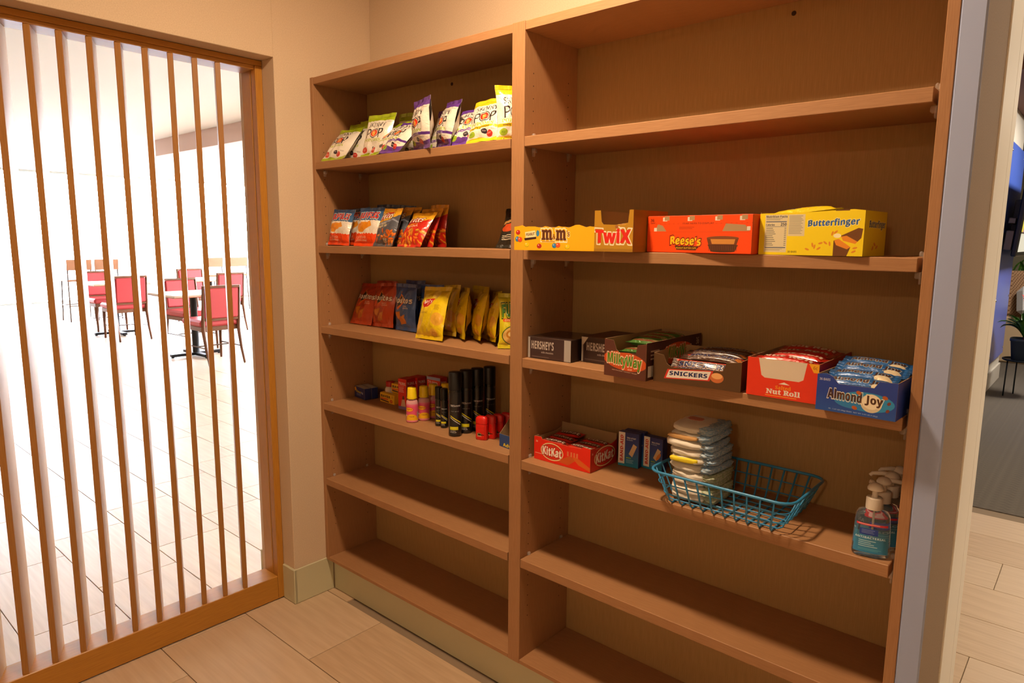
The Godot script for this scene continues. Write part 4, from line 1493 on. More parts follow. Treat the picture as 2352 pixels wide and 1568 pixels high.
# an open card tray: front sheet with its own outline and print, two sides, back, base; origin at the middle of the front's foot
func tray(called, name_label, group, at, yaw, w, h, d, front, front_poly, card, side = null, side_poly = FULL, back_poly = FULL):
	var b = thing(called, name_label, "box", at + Vector3(0, 0.0006, 0), Vector3(0, yaw, 0), group)
	var th := 0.0014
	var inner = mat("board", Color(0.62, 0.50, 0.36), 0.85)
	var pf = printed(label(front), 0.5, 0.2) if front is String else front
	var ps = printed(label(side), 0.5, 0.2) if side is String else card
	obj("front_panel", sheet(front_poly, w, h, th), [pf, inner], b)
	obj("side_panel", sheet(side_poly, d - th, h, th), [ps, inner], b, Vector3(w / 2, 0, -d / 2 - th / 2), Vector3(0, PI / 2, 0))
	var mir := []
	for q in side_poly: mir.append([1.0 - q[0], q[1]])
	obj("side_panel", sheet(mir, d - th, h, th), [card, inner], b, Vector3(-w / 2, 0, -d / 2 - th / 2), Vector3(0, -PI / 2, 0))
	var mb := []
	for q in back_poly: mb.append([1.0 - q[0], q[1]])
	obj("back_panel", sheet(mb, w - 2 * th, h, th), [card, inner], b, Vector3(0, 0, -d), Vector3(0, PI, 0))
	obj("base", bx(w - 2 * th, th, d - 2 * th), inner, b, Vector3(0, th / 2, -d / 2))
	return b

# a shut carton: a chamfered body in the card's colour, a printed face on it, maybe a printed end
func carton(called, name_label, group, at, turn, w, h, d, front, card, side = null, top = null):
	var b = thing(called, name_label, "box", at + Vector3(0, 0.0006, 0), turn, group)
	obj("carton_body", bx(w - 0.001, h, d - 0.001, 0.0012), card, b, Vector3(0, h / 2, -d / 2))
	var edge = mat("board", Color(0.62, 0.50, 0.36), 0.85)
	obj("front_panel", sheet(FULL, w - 0.002, h - 0.002, 0.0008), [printed(label(front), 0.45, 0.3), edge], b, Vector3(0, 0.001, 0.0003))
	if side: obj("side_panel", sheet(FULL, d - 0.002, h - 0.002, 0.0008), [printed(label(side) if side is String else side, 0.45, 0.3), edge], b, Vector3(w / 2 + 0.0001, 0.001, -d / 2), Vector3(0, PI / 2, 0))
	if top: obj("top_panel", bx(w - 0.003, 0.0008, d - 0.003), top, b, Vector3(0, h + 0.0002, -d / 2))
	return b

func tube_ring(r, y, n = 40):
	var pts := []
	for k in n: pts.append(Vector3(cos(TAU * k / n) * r, y, sin(TAU * k / n) * r))
	return pts

func stock_left_bay():
	var white := Color(0.80, 0.78, 0.74)
	var y1 := 1.6407
	var g := "popcorn bags on the top shelf"
	var L = [
		["popcorn_lime", "white popcorn bag with lime ends slumped backwards at the far left of the top shelf", .101, -.018, .067, -.70, .029, .125, .155, .034, 1],
		["popcorn_lime", "lime-topped popcorn bag just behind the slumped bag at the far left", .112, -.086, .11, -.42, .008, .13, .155, .028, 2],
		["popcorn_lime", "lime-topped popcorn bag rearmost at the far left end of the top shelf", .150, -.128, .14, -.26, .01, .13, .157, .028, 3],
		["popcorn_lime", "upright white popcorn bag with a wide lime top and its whole name showing", .297, -.046, .17, -.33, .0, .122, .155, .034, 4],
		["popcorn_lime", "lime popcorn bag tipped over against the upright one, half under a purple bag", .352, -.024, -.05, -.74, .09, .125, .147, .030, 5],
		["popcorn_lime", "lime-topped popcorn bag standing against the back behind the tipped bags", .330, -.165, .0, -.10, -.036, .13, .156, .028, 6],
		["popcorn_purple", "purple-ended popcorn bag lying tipped in front with its crumpled foot over the shelf edge", .430, -.006, -.08, -.74, -.02, .122, .143, .036, 7],
		["popcorn_purple", "tall upright popcorn bag with a purple top, turned to the left", .580, -.012, -.34, -.02, .0, .135, .149, .042, 8],
		["popcorn_purple", "purple-topped popcorn bag leaning back beside the tall purple one", .636, -.044, -.41, -.25, -.09, .133, .140, .042, 9],
		["popcorn_purple", "dark purple popcorn bag hidden behind the two upright purple ones", .500, -.150, -.15, -.30, -.06, .130, .152, .026, 10],
		["popcorn_purple", "purple-topped popcorn bag facing forward with the sweet and salty band showing", .738, -.036, .12, -.66, .10, .122, .150, .034, 11],
		["popcorn_yellow", "yellow-topped popcorn bag slouched beside the tall yellow one", .828, -.024, .12, -.45, .06, .130, .140, .036, 12],
		["popcorn_yellow", "tall yellow-topped popcorn bag cut off by the middle upright", .912, -.070, .92, -.10, .02, .116, .152, .034, 13],
	]
	for a in L: bag(a[0], white, a[1], g, y1, a[2], a[3], a[4], a[5], a[6], a[7], a[8], a[9], a[10])

	var y2 := 1.3456
	var silver := Color(0.62, 0.62, 0.64)
	g = "chip bags on the second shelf"
	L = [
		["ruffles", "blue white and orange ridged chip bag at the far left of the second shelf", .0915, -.036, .088, -.246, -.03, .1165, .131, .036, 21],
		["ruffles", "blue and orange ridged chip bag in the gap between the two front ones", .112, -.092, .0, -.25, .05, .12, .137, .030, 22],
		["ruffles", "blue white and orange ridged chip bag second from the left, nearest the edge", .2415, -.046, .139, -.294, .0, .1176, .138, .034, 23],
		["ruffles", "dark blue chip bag top rearmost behind the second ridged chip bag", .190, -.165, .0, -.10, -.03, .12, .147, .026, 24],
		["ruffles", "dark blue chip bag top rearmost behind the grey corn twist bags", .285, -.165, .0, -.13, -.04, .12, .142, .026, 25],
		["twists", "grey and yellow corn twist bag in front of the other twist bags", .342, -.042, -.093, -.36, .0, .118, .136, .034, 26],
		["twists", "grey and yellow corn twist bag in the middle of three", .330, -.090, -.115, -.40, .0, .12, .141, .028, 27],
		["twists", "yellow-topped corn twist bag at the back of three", .330, -.135, -.119, -.30, -.03, .12, .139, .026, 28],
		["original", "red and yellow corn chip bag leaning far back in front of its two fellows", .4843, -.034, -.017, -.60, .0, .1165, .134, .036, 29],
		["original", "red and yellow corn chip bag in the middle of three", .477, -.096, -.096, -.36, .0, .118, .134, .028, 30],
		["original", "red and yellow corn chip bag at the back of three, nearly upright", .487, -.152, -.204, -.10, .0, .119, .139, .028, 31],
		["dark_bag", "dark brown snack bag mostly hidden by the middle upright", .888, -.085, .15, -.55, .06, .118, .135, .034, 32],
	]
	for a in L: bag(a[0], silver, a[1], g, y2, a[2], a[3], a[4], a[5], a[6], a[7], a[8], a[9], a[10])

	var y3 := 1.0508
	g = "chip bags on the third shelf"
	L = [
		["tortilla_red", "red tortilla chip bag leaning back at the far left of the third shelf", .0915, -.124, -.058, -.411, .024, .138, .164, .034, 41],
		["tortilla_red", "red tortilla chip bag second from the left, beside the blue bags", .217, -.128, -.066, -.2, .035, .137, .162, .036, 42],
		["tortilla_red", "red tortilla chip bag hidden behind the second red one", .150, -.182, -.1, -.16, .03, .138, .164, .024, 43],
		["tortilla_blue", "blue tortilla chip bag with its name and two chips showing", .355, -.124, -.147, -.06, .027, .138, .164, .038, 44],
		["tortilla_blue", "blue tortilla chip bag half covered by the front yellow bag", .475, -.130, -.148, -.123, .05, .138, .166, .034, 45],
		["tortilla_blue", "dark blue tortilla chip bag top peeping up behind the blue ones", .325, -.186, -.2, -.08, .036, .138, .172, .024, 46],
		["potato", "bright yellow potato chip bag standing nearest the edge with its red emblem showing", .572, -.036, -.087, -.282, .035, .140, .173, .040, 47],
		["potato", "yellow potato chip bag directly behind the front yellow one", .553, -.135, -.306, -.14, .06, .138, .1675, .032, 48],
		["potato", "yellow potato chip bag turned edge-on, second along from the front one", .628, -.125, -.62, -.12, .06, .146, .163, .042, 49],
		["potato", "yellow potato chip bag turned edge-on, third along from the front one", .697, -.128, -.66, -.19, .08, .146, .162, .040, 50],
		["potato", "yellow potato chip bag at the back between the edge-on ones", .660, -.182, -.40, -.06, .037, .138, .168, .026, 51],
		["potato", "yellow potato chip bag last in the row, beside the green-lettered bag", .765, -.125, -.64, -.149, .10, .140, .156, .036, 52],
		["rings", "yellow onion ring bag with green letters cut off by the middle upright", .896, -.108, .80, -.10, -.01, .130, .164, .038, 53],
	]
	for a in L: bag(a[0], silver, a[1], g, y3, a[2], a[3], a[4], a[5], a[6], a[7], a[8], a[9], a[10])

	# the fourth shelf: remedies and toiletries
	var y4 := 0.7605
	var grey_top = mat("grey_board", Color(0.66, 0.65, 0.64), 0.7)
	var navy = mat("navy_board", rgb("22306e"), 0.5)
	carton("pill_box", "dark blue pill box with a grey lid, front one of the left pair", "blue pill boxes", Vector3(.0615, y4, -.1335), Vector3(0, -.1644, 0), .0826, .0434, .0288, "sleep_box", navy, null, grey_top)
	carton("pill_box", "dark blue pill box with a grey lid, rear one of the left pair", "blue pill boxes", Vector3(.0662, y4, -.1628), Vector3(0, -.1644, 0), .0826, .0434, .0288, "sleep_box", navy, null, grey_top)
	var pb = thing("pill_bottle", "white pill bottle with a red cap behind the yellow boxes", "bottle", Vector3(.172, y4, -.196))
	obj("bottle", lathe([[0.0, 0.0], [.0185, 0.0], [.0195, .002], [.0195, .046], [.017, .052], [.013, .055], [.013, .06]], 24), mat("white_plastic", Color(0.84, 0.81, 0.76), 0.4), pb)
	obj("cap", lathe([[.0165, .056], [.0165, .073], [.015, .075], [0.0, .075]], 24), mat("red_cap", rgb("b8241e"), 0.4), pb)
	var yb = mat("yellow_board", rgb("ecba18"), 0.5)
	carton("pill_box", "yellow pain tablet box lying lowest, in front of the stacked yellow pair", "yellow tablet boxes", Vector3(.2003, y4, -.158), Vector3(0, -.0475, 0), .0915, .0357, .021, "aspirin_box", yb)
	carton("pill_box", "yellow pain tablet box at the bottom of the stacked pair", "yellow tablet boxes", Vector3(.244, y4, -.186), Vector3(0, 0.02, 0), .092, .0357, .024, "aspirin_box", yb)
	carton("pill_box", "yellow pain tablet box on top of the stacked pair", "yellow tablet boxes", Vector3(.240, y4 + .0366, -.185), Vector3(0, 0.03, 0), .092, .0357, .024, "aspirin_box", yb)
	var rb = mat("red_board", rgb("b81e18"), 0.5)
	carton("medicine_box", "narrow upright red medicine box with a small figure on its front", "red medicine boxes", Vector3(.3195, y4, -.133), Vector3(0, .0979, 0), .0425, .1135, .0455, "fever_box", rb, "fever_side")
	carton("medicine_box", "narrow upright red medicine box directly behind the one with a figure", "red medicine boxes", Vector3(.324, y4, -.181), Vector3(0, .0979, 0), .0425, .1135, .0455, "fever_box", rb, "fever_side")
	carton("medicine_box", "tall red medicine box with a pale blue band behind the pink bottles", "red medicine boxes", Vector3(.4345, y4, -.180), Vector3(0, .0368, 0), .0678, .1300, .0352, "fever_cool", rb, "fever_side")
	var pink = mat("pink_fluid", rgb("e58aa2"), 0.3)
	var neck = mat("pink_neck", rgb("d8a0a4"), 0.2)
	var ycap = mat("yellow_cap", rgb("f0d010"), 0.4)
	var pl = printed(label("pink_label"), 0.4, 0.3)
	var first = null
	var spots = [[.471, -.050], [.481, -.094], [.480, -.137], [.505, -.172]]
	var tell = ["pink stomach medicine bottle with a yellow cap, nearest the shelf edge", "pink stomach medicine bottle with a yellow cap, second from the shelf edge", "pink stomach medicine bottle with a yellow cap, third from the shelf edge", "pink stomach medicine bottle with a yellow cap, rearmost of four"]
	for k in 4:
		var at := Vector3(spots[k][0], y4 + .0004, spots[k][1])
		if k > 0:
			again(first, tell[k], at, Vector3(0, .70 + .18 * k, 0))
			continue
		first = thing("medicine_bottle", tell[k], "bottle", at, Vector3(0, .72, 0), "pink medicine bottles")
		obj("bottle", lathe([[0.0, 0.0], [.0175, 0.0], [.0195, .002], [.0198, .006], [.0198, .064], [.0185, .072], [.0150, .078], [.0125, .080], [.0125, .086]], 28, 1.0, .78), pink, first)
		obj("label", lathe([[.0200, .004], [.0200, .063]], 28, 1.0, .78), pl, first)
		obj("shoulder", lathe([[.0199, .0635], [.0187, .0722], [.0152, .0782], [.0127, .0802]], 28, 1.0, .78), neck, first)
		obj("cap", lathe([[.0165, .081], [.0172, .083], [.0165, .086], [.0148, .116], [.0138, .118], [0.0, .118]], 28), ycap, first)
	var black = mat("can_black", rgb("141618"), 0.2, 0.3)
	black.clearcoat_enabled = true
	black.clearcoat = 0.6
	black.clearcoat_roughness = 0.1
	var capm = mat("can_cap", rgb("0e1012"), 0.4)
	var sl = printed(label("spray_label"), 0.3, 0.5)
	var can = func(called, lab, grp, x, z, r, h, turn):
		var c = thing(called, lab, "spray can", Vector3(x, y4 + .0004, z), Vector3(0, turn, 0), grp)
		obj("can", lathe([[0.0, .001], [r * .93, 0.0], [r, .003], [r, h * .70], [r * .97, h * .725]], 28), black, c)
		obj("label", lathe([[r * 1.004, .005], [r * 1.004, h * .69]], 28), sl, c)
		obj("cap", lathe([[r * .98, h * .728], [r * .98, h * .985], [r * .92, h], [0.0, h]], 28), capm, c)
		return c
	var c0 = can.call("spray_can", "tall black hairspray can nearest the shelf edge", "tall black spray cans", .692, -.038, .0205, .203, .80)
	again(c0, "tall black hairspray can second from the shelf edge", Vector3(.692, y4 + .0004, -.086), Vector3(0, .84, 0))
	again(c0, "tall black hairspray can third from the shelf edge", Vector3(.697, y4 + .0004, -.132), Vector3(0, .9, 0))
	again(c0, "tall black hairspray can rearmost of four", Vector3(.708, y4 + .0004, -.178), Vector3(0, 1.0, 0))
	var s0 = can.call("spray_can", "short thin black spray can, right one of the small pair by the tall cans", "short black spray cans", .601, -.076, .0125, .131, .80)
	again(s0, "short thin black spray can, left one of the small pair by the pink bottles", Vector3(.571, y4 + .0004, -.080), Vector3(0, .82, 0))
	# red deodorant sticks in a row running back
	var red = mat("stick_red", rgb("d4150c"), 0.3)
	red.clearcoat_enabled = true
	red.clearcoat = 0.5
	var dl = printed(label("deodorant"), 0.3, 0.4)
	var d0 = thing("deodorant_stick", "red deodorant stick nearest the shelf edge", "deodorant", Vector3(.785, y4 + .0004, -.063), Vector3(0, .30, 0), "red deodorant sticks")
	obj("case", lathe([[0.0, 0.0], [.0175, 0.0], [.0185, .002], [.0195, .006], [.0195, .050]], 28, 1.0, .58, 3.0), red, d0)
	obj("cap", lathe([[.0197, .051], [.0197, .064], [.0175, .070], [.012, .0735], [0.0, .0745]], 28, 1.0, .58, 3.0), red, d0)
	obj("label", sheet([[.06, 0], [.94, 0], [.94, 1], [.06, 1]], .032, .042, .0006), [dl, red], d0, Vector3(0, .005, .0117))
	var dt = ["red deodorant stick second in the row running back", "red deodorant stick third in the row running back", "red deodorant stick rearmost in the row running back"]
	for k in 3: again(d0, dt[k], Vector3(.795 + .008 * k, y4 + .0004, -.091 - .028 * k), Vector3(0, .30, 0))
	# an open dispenser tray with sloping sides by the divider
	var tb = mat("tray_blue", rgb("1f4a8c"), 0.5)
	tray("dispenser_box", "blue and white tablet dispenser box with a sloping side by the middle upright", "", Vector3(.908, y4, -.045), -.15, .078, .085, .12, "pain_tray", [[0, 0], [1, 0], [1, .45], [0, .45]], tb, mat("tray_white", Color(0.75, 0.75, 0.72), 0.6), [[0, 0], [1, 0], [1, 1.35], [.5, 1.2], [0, .45]], [[0, 0], [1, 0], [1, 1.35], [0, 1.35]])

func stock_right_bay():
	var r2 := 1.3456
	var kraft = mat("kraft", Color(0.55, 0.42, 0.28), 0.85)
	# second shelf from the top of the stocked ones: four sweet boxes
	var torn = [[0, 0], [1, 0], [1, .98]]
	var rn := RandomNumberGenerator.new()
	rn.seed = 5
	for k in 24: torn.append([1.0 - (k + .5) / 24.0, .95 + rn.randf_range(-.03, .05) + (.06 if k in [4, 5, 21] else 0.0)])
	torn.append([0, .97])
	tray("candy_box", "yellow peanut sweet box with a torn top, overhanging beside the middle upright", "", Vector3(1.1415, r2, .0522), .1597, .229, .0606, .12, "peanut_box", torn, mat("sweet_yellow", rgb("f0ac0c"), 0.5))
	var cut = [[0, 0], [1, 0], [1, 1], [.90, 1], [.87, .70], [.80, .64], [.24, .66], [.19, .72], [.16, 1], [0, 1]]
	tray("candy_box", "gold caramel biscuit box with a notched front and big red letters", "", Vector3(1.312, r2, .043), -.03, .109, .0961, .150, "caramel_box", cut, mat("gold_board", rgb("9c6e1c"), 0.5))
	for k in 3: bar("bar_caramel", rgb("a8781c"), ["gold caramel bar on top inside the notched gold box", "gold caramel bar in the middle inside the notched gold box", "gold caramel bar at the back inside the notched gold box"][k], "bars in the gold box", Vector3(1.312 + .004 * k, r2 + .050 + .004 * k, -.01 - .034 * k), Vector3(0, -.08 + .1 * k, 0), .095, .032, .016, 60 + k)
	carton("candy_box", "big orange peanut butter cup box with torn brown patches along its top", "", Vector3(1.502, r2, .003), Vector3(0, -.1207, 0), .267, .0824, .12, "orange_box", mat("orange_board", rgb("e2440c"), 0.5))
	var bump = [[0, 0], [1, 0], [1, 1], [.9, 1.03], [.55, .99], [0, .97]]
	tray("candy_box", "bright yellow crisp bar box with nutrition panel and blue slanted name", "", Vector3(1.741, r2, .002), -.0572, .203, .0856, .128, "yellow_box", bump, mat("lemon_board", rgb("d8c40e"), 0.5), "yellow_end")
	for k in 4: bar("bar_crisp", rgb("d8c40e"), ["yellow crisp bar lying crooked on top of the bright yellow box", "yellow crisp bar nearest the front inside the bright yellow box", "yellow crisp bar in the middle inside the bright yellow box", "yellow crisp bar at the back inside the bright yellow box"][k], "bars in the bright yellow box", [Vector3(1.712, r2 + .074, -.045), Vector3(1.73, r2 + .055, -.022), Vector3(1.74, r2 + .055, -.062), Vector3(1.75, r2 + .055, -.098)][k], Vector3(0, .30 if k == 0 else -.05, .12 if k == 0 else 0.0), .150, .034, .022, 70 + k)

	var r3 := 1.0492
	var choc = mat("choc_board", rgb("352424"), 0.35)
	var film = mat("film_top", rgb("4a3c3a"), 0.2)
	carton("candy_box", "shrink-wrapped dark brown chocolate box with silver edges by the middle upright", "dark brown chocolate boxes", Vector3(1.0725, r3, -.0257), Vector3(0, .0737, 0), .141, .0593, .15, "brown_box", choc, null, film)
	carton("candy_box", "dark brown chocolate box with a pale corner, half behind the caramel nougat box", "dark brown chocolate boxes", Vector3(1.2105, r3, -.0728), Vector3(0, -.0065, 0), .13, .0685, .15, "brown_box_taped", choc, null, mat("card_top", rgb("5a3a26"), 0.6))
	var nb = mat("nougat_board", rgb("43201a"), 0.5)
	tray("candy_box", "long brown nougat bar box with an orange oval and green letters", "", Vector3(1.3534, r3, .0417), -.0263, .1164, .089, .262, "nougat_box", [[0, 0], [1, 0], [1, .97], [.80, .93], [.76, .70], [.36, .67], [.29, .74], [.22, .98], [0, 1]], nb, "nougat_side")
	var bars := func(key, back, word, place, grp, base: Vector3, list, l, wd, t, sd):
		for k in list.size():
			var a = list[k]
			bar(key, back, "%s bar %s %s" % [word, a[0], place], grp, base + a[1], a[2], l, wd, t, sd + k)
	bars.call("bar_nougat", rgb("3c6a26"), "green and brown nougat", "in the long brown box", "bars in the long brown box", Vector3(1.3534, r3, .04), [
		["nearest the front, lying low", Vector3(.006, .048, -.050), Vector3(0, -.05, .04)], ["second from the front, on top", Vector3(.006, .066, -.085), Vector3(.05, -.03, 0)],
		["third from the front, on top", Vector3(0.0, .070, -.124), Vector3(.08, .02, 0)], ["fourth from the front, on top", Vector3(.0, .071, -.163), Vector3(.02, -.02, 0)],
		["rearmost, on top", Vector3(.0, .072, -.205), Vector3(0, .03, 0)]], .098, .034, .020, 80)
	var pb = mat("peanut_board", rgb("4e3418"), 0.5)
	tray("candy_box", "wide brown peanut bar box with a dipped front and white lettered band", "", Vector3(1.5207, r3, .0129), .0855, .203, .0667, .165, "peanutbar_box", [[0, 0], [1, 0], [1, .98], [.84, .92], [.80, .62], [.22, .56], [.16, .66], [.12, .95], [0, 1]], pb)
	bars.call("bar_peanut", rgb("4a2c1a"), "brown peanut", "in the wide brown box", "bars in the wide brown box", Vector3(1.5207, r3, .0), [
		["nearest the dipped front", Vector3(.0, .018, -.012), Vector3(.35, .09, 0)], ["second from the front, on its edge", Vector3(-.006, .030, -.046), Vector3(.9, .09, 0)], ["third from the front", Vector3(.004, .042, -.072), Vector3(.2, .09, 0)],
		["fourth from the front", Vector3(.0, .048, -.104), Vector3(.1, .07, 0)], ["rearmost", Vector3(.012, .052, -.136), Vector3(.05, .1, 0)]], .155, .032, .020, 90)
	var ob = mat("nutroll_board", rgb("c62c12"), 0.5)
	tray("candy_box", "orange-red nut roll box with a blank cream panel on its front", "", Vector3(1.7075, r3, .004), .004, .1455, .081, .222, "nutroll_box", FULL, ob)
	bars.call("bar_nutroll", rgb("b81e10"), "red nut roll", "in the orange-red box", "bars in the orange-red box", Vector3(1.7075, r3, .0), [
		["nearest the front", Vector3(-.004, .064, -.032), Vector3(.06, .03, -.03)], ["second from the front", Vector3(.004, .066, -.074), Vector3(0, -.05, .02)], ["third from the front", Vector3(.0, .068, -.118), Vector3(.05, .06, .02)], ["rearmost", Vector3(.002, .070, -.166), Vector3(.1, -.03, -.02)]], .132, .040, .022, 100)
	var cb = mat("coconut_board", rgb("1c3ca0"), 0.5)
	tray("candy_box", "blue almond coconut bar box with a notched front at the right end", "", Vector3(1.8593, r3, .0419), -.0285, .1413, .0705, .150, "coconut_box", [[0, 0], [1, 0], [1, 1], [.78, .99], [.72, .80], [.28, .78], [.20, .96], [.12, 1.04], [0, .99]], cb, null)
	bars.call("bar_coconut", rgb("1c5a9c"), "blue almond coconut", "in the notched blue box", "bars in the notched blue box", Vector3(1.8593, r3, .03), [
		["nearest the notch", Vector3(.0, .046, -.014), Vector3(.5, -.02, 0)], ["second from the notch", Vector3(-.002, .056, -.042), Vector3(.35, -.06, .03)], ["third from the notch", Vector3(.006, .066, -.072), Vector3(.45, -.03, -.02)], ["rearmost, on top", Vector3(.008, .072, -.106), Vector3(.40, -.05, -.04)]], .132, .036, .022, 110)

	var r4 := 0.7564
	var wb = mat("wafer_board", rgb("c4200e"), 0.45)
	tray("candy_box", "red wafer bar box with round white-lettered badges on two sides", "", Vector3(1.110, r4, -.0403), .0058, .1927, .066, .130, "wafer_box", [[0, 0], [1, 0], [1, 1], [.88, 1.02], [.84, .93], [.6, .90], [.3, .91], [.15, .93], [.13, 1.03], [0, 1]], wb, "wafer_end", [[0, 0], [1, 0], [1, 1.02], [.8, .92], [.2, .92], [.14, 1.0], [0, 1]], [[0, 0], [1, 0], [1, 1.25], [0, 1.25]])
	bars.call("bar_wafer", rgb("c8200e"), "red wafer", "in the red badge box", "bars in the red badge box", Vector3(1.110, r4, -.04), [
		["front left", Vector3(-.046, .044, -.030), Vector3(0, .05, 0)], ["front right", Vector3(.046, .046, -.030), Vector3(0, -.06, 0)], ["middle left", Vector3(-.046, .047, -.066), Vector3(.05, .0, 0)],
		["middle right", Vector3(.046, .045, -.066), Vector3(0, .05, 0)], ["back left", Vector3(-.046, .052, -.102), Vector3(.1, .04, .05)], ["back right", Vector3(.046, .046, -.102), Vector3(0, -.03, 0)]], .088, .034, .014, 120)
	var bb = mat("bandage_board", rgb("1c2f78"), 0.45)
	carton("bandage_box", "blue and white plaster box with a pale strip, front one of the left pair", "plaster boxes", Vector3(1.2524, r4, -.1554), Vector3(0, .1013, 0), .0621, .097, .0215, "bandage_box", bb)
	carton("bandage_box", "blue and white plaster box behind the front left one", "plaster boxes", Vector3(1.2560, r4, -.1785), Vector3(0, .1013, 0), .0621, .097, .0215, "bandage_box", bb)
	carton("bandage_box", "blue and white plaster box beside the nappies, with an orange-tipped strip", "plaster boxes", Vector3(1.3165, r4, -.176), Vector3(0, -.0402, 0), .060, .0916, .025, "bandage_plastic", bb)
	wire_basket(r4)
	nappies(r4)
	sanitizers(r4)

func rounded_loop(x0, x1, z0, z1, r, y, n = 6):
	var pts := []
	for q in [[x1 - r, z1 - r, 0.0], [x0 + r, z1 - r, 1.0], [x0 + r, z0 + r, 2.0], [x1 - r, z0 + r, 3.0]]:
		for k in n + 1:
			var a: float = (q[2] + k / float(n)) * PI / 2
			pts.append(Vector3(q[0] + cos(a) * r, y, q[1] + sin(a) * r))
	return pts

func wire_basket(y):
	var b = thing("wire_basket", "blue plastic-coated wire basket with flared sides on the right shelf", "basket", Vector3(1.587, y, -.082))
	var blue = mat("basket_blue", rgb("2a86bc"), 0.35)
	blue.clearcoat_enabled = true
	blue.clearcoat = 0.4
	# half sizes at the foot and the rim, about the basket's own middle
	var fx := .135
	var fz := .086
	var rx := .168
	var rz := .113
	var h := .080
	obj("rim", tube(rounded_loop(-rx, rx, -rz, rz, .035, h), .0034, 8, true), blue, b)
	for k in 2:
		var f: float = [.62, .30][k]
		obj("side_ring", tube(rounded_loop(-lerpf(fx, rx, f), lerpf(fx, rx, f), -lerpf(fz, rz, f), lerpf(fz, rz, f), .032, h * f + .002), .0014, 6, true), blue, b)
	for k in 10:
		var u := -1.0 + 2.0 * (k + .5) / 10.0
		var xf := u * (fx - .004)
		var xr := u * (rx - .022)
		obj("wire", tube([Vector3(xr, h - .002, rz - .002), Vector3(lerpf(xr, xf, .9), .010, fz + .003), Vector3(xf, .003, fz - .006), Vector3(xf, .003, -fz + .006), Vector3(lerpf(xr, xf, .9), .010, -fz - .003), Vector3(xr, h - .002, -rz + .002)], .0022, 6), blue, b)
	for k in 6:
		var u := -1.0 + 2.0 * (k + .5) / 6.0
		var zf := u * (fz - .004)
		var zr := u * (rz - .022)
		obj("wire", tube([Vector3(rx - .002, h - .002, zr), Vector3(fx + .003, .013, lerpf(zr, zf, .9)), Vector3(fx - .008, .0062, zf), Vector3(-fx + .008, .0062, zf), Vector3(-fx - .003, .013, lerpf(zr, zf, .9)), Vector3(-rx + .002, h - .002, zr)], .0018, 6), blue, b)

# a folded nappy: a soft slab rounded at its front fold, ragged at its right end
func nappy_mesh(w, t, d, sd, part):
	var key = "nap%s,%s,%s,%s,%s" % [w, t, d, sd, part]
	if meshes.has(key): return meshes[key]
	var n := FastNoiseLite.new()
	n.seed = sd
	n.frequency = 1.0
	var st := SurfaceTool.new()
	st.begin(Mesh.PRIMITIVE_TRIANGLES)
	st.set_smooth_group(0)
	var nu := 22
	var nv := 16
	var pt = func(a, b):
		var th: float = TAU * a / nu
		var ph: float = PI * (b / float(nv) - 0.5)
		var c := cos(th)
		var s := sin(th)
		var e := pow(abs(c), 4.0) + pow(abs(s), 4.0)
		var f := pow(e, -0.25)
		var cp := pow(max(cos(ph), 0.0), 0.35)
		var p := Vector3(c * f * cp, sign(sin(ph)) * pow(abs(sin(ph)), 0.8), s * f * cp)
		var wob := n.get_noise_3d(p.x * 2.2 + sd, p.y * 1.5, p.z * 2.2)
		p *= 1.0 + 0.10 * wob
		if part == 1: p *= 1.0 + 0.22 * n.get_noise_3d(p.x * 5.0, p.y * 3.0 + sd, p.z * 5.0)
		return Vector3(p.x * w / 2, p.y * t / 2 * (1.0 + 0.2 * n.get_noise_2d(p.x * 3.0, p.z * 3.0)), p.z * d / 2)
	for a in nu:
		for b in nv:
			var q = [pt.call(a, b), pt.call(a + 1, b), pt.call(a + 1, b + 1), pt.call(a, b + 1)]
			for k in [0, 1, 2, 0, 2, 3]: st.add_vertex(q[k])
	meshes[key] = done(st)
	return meshes[key]

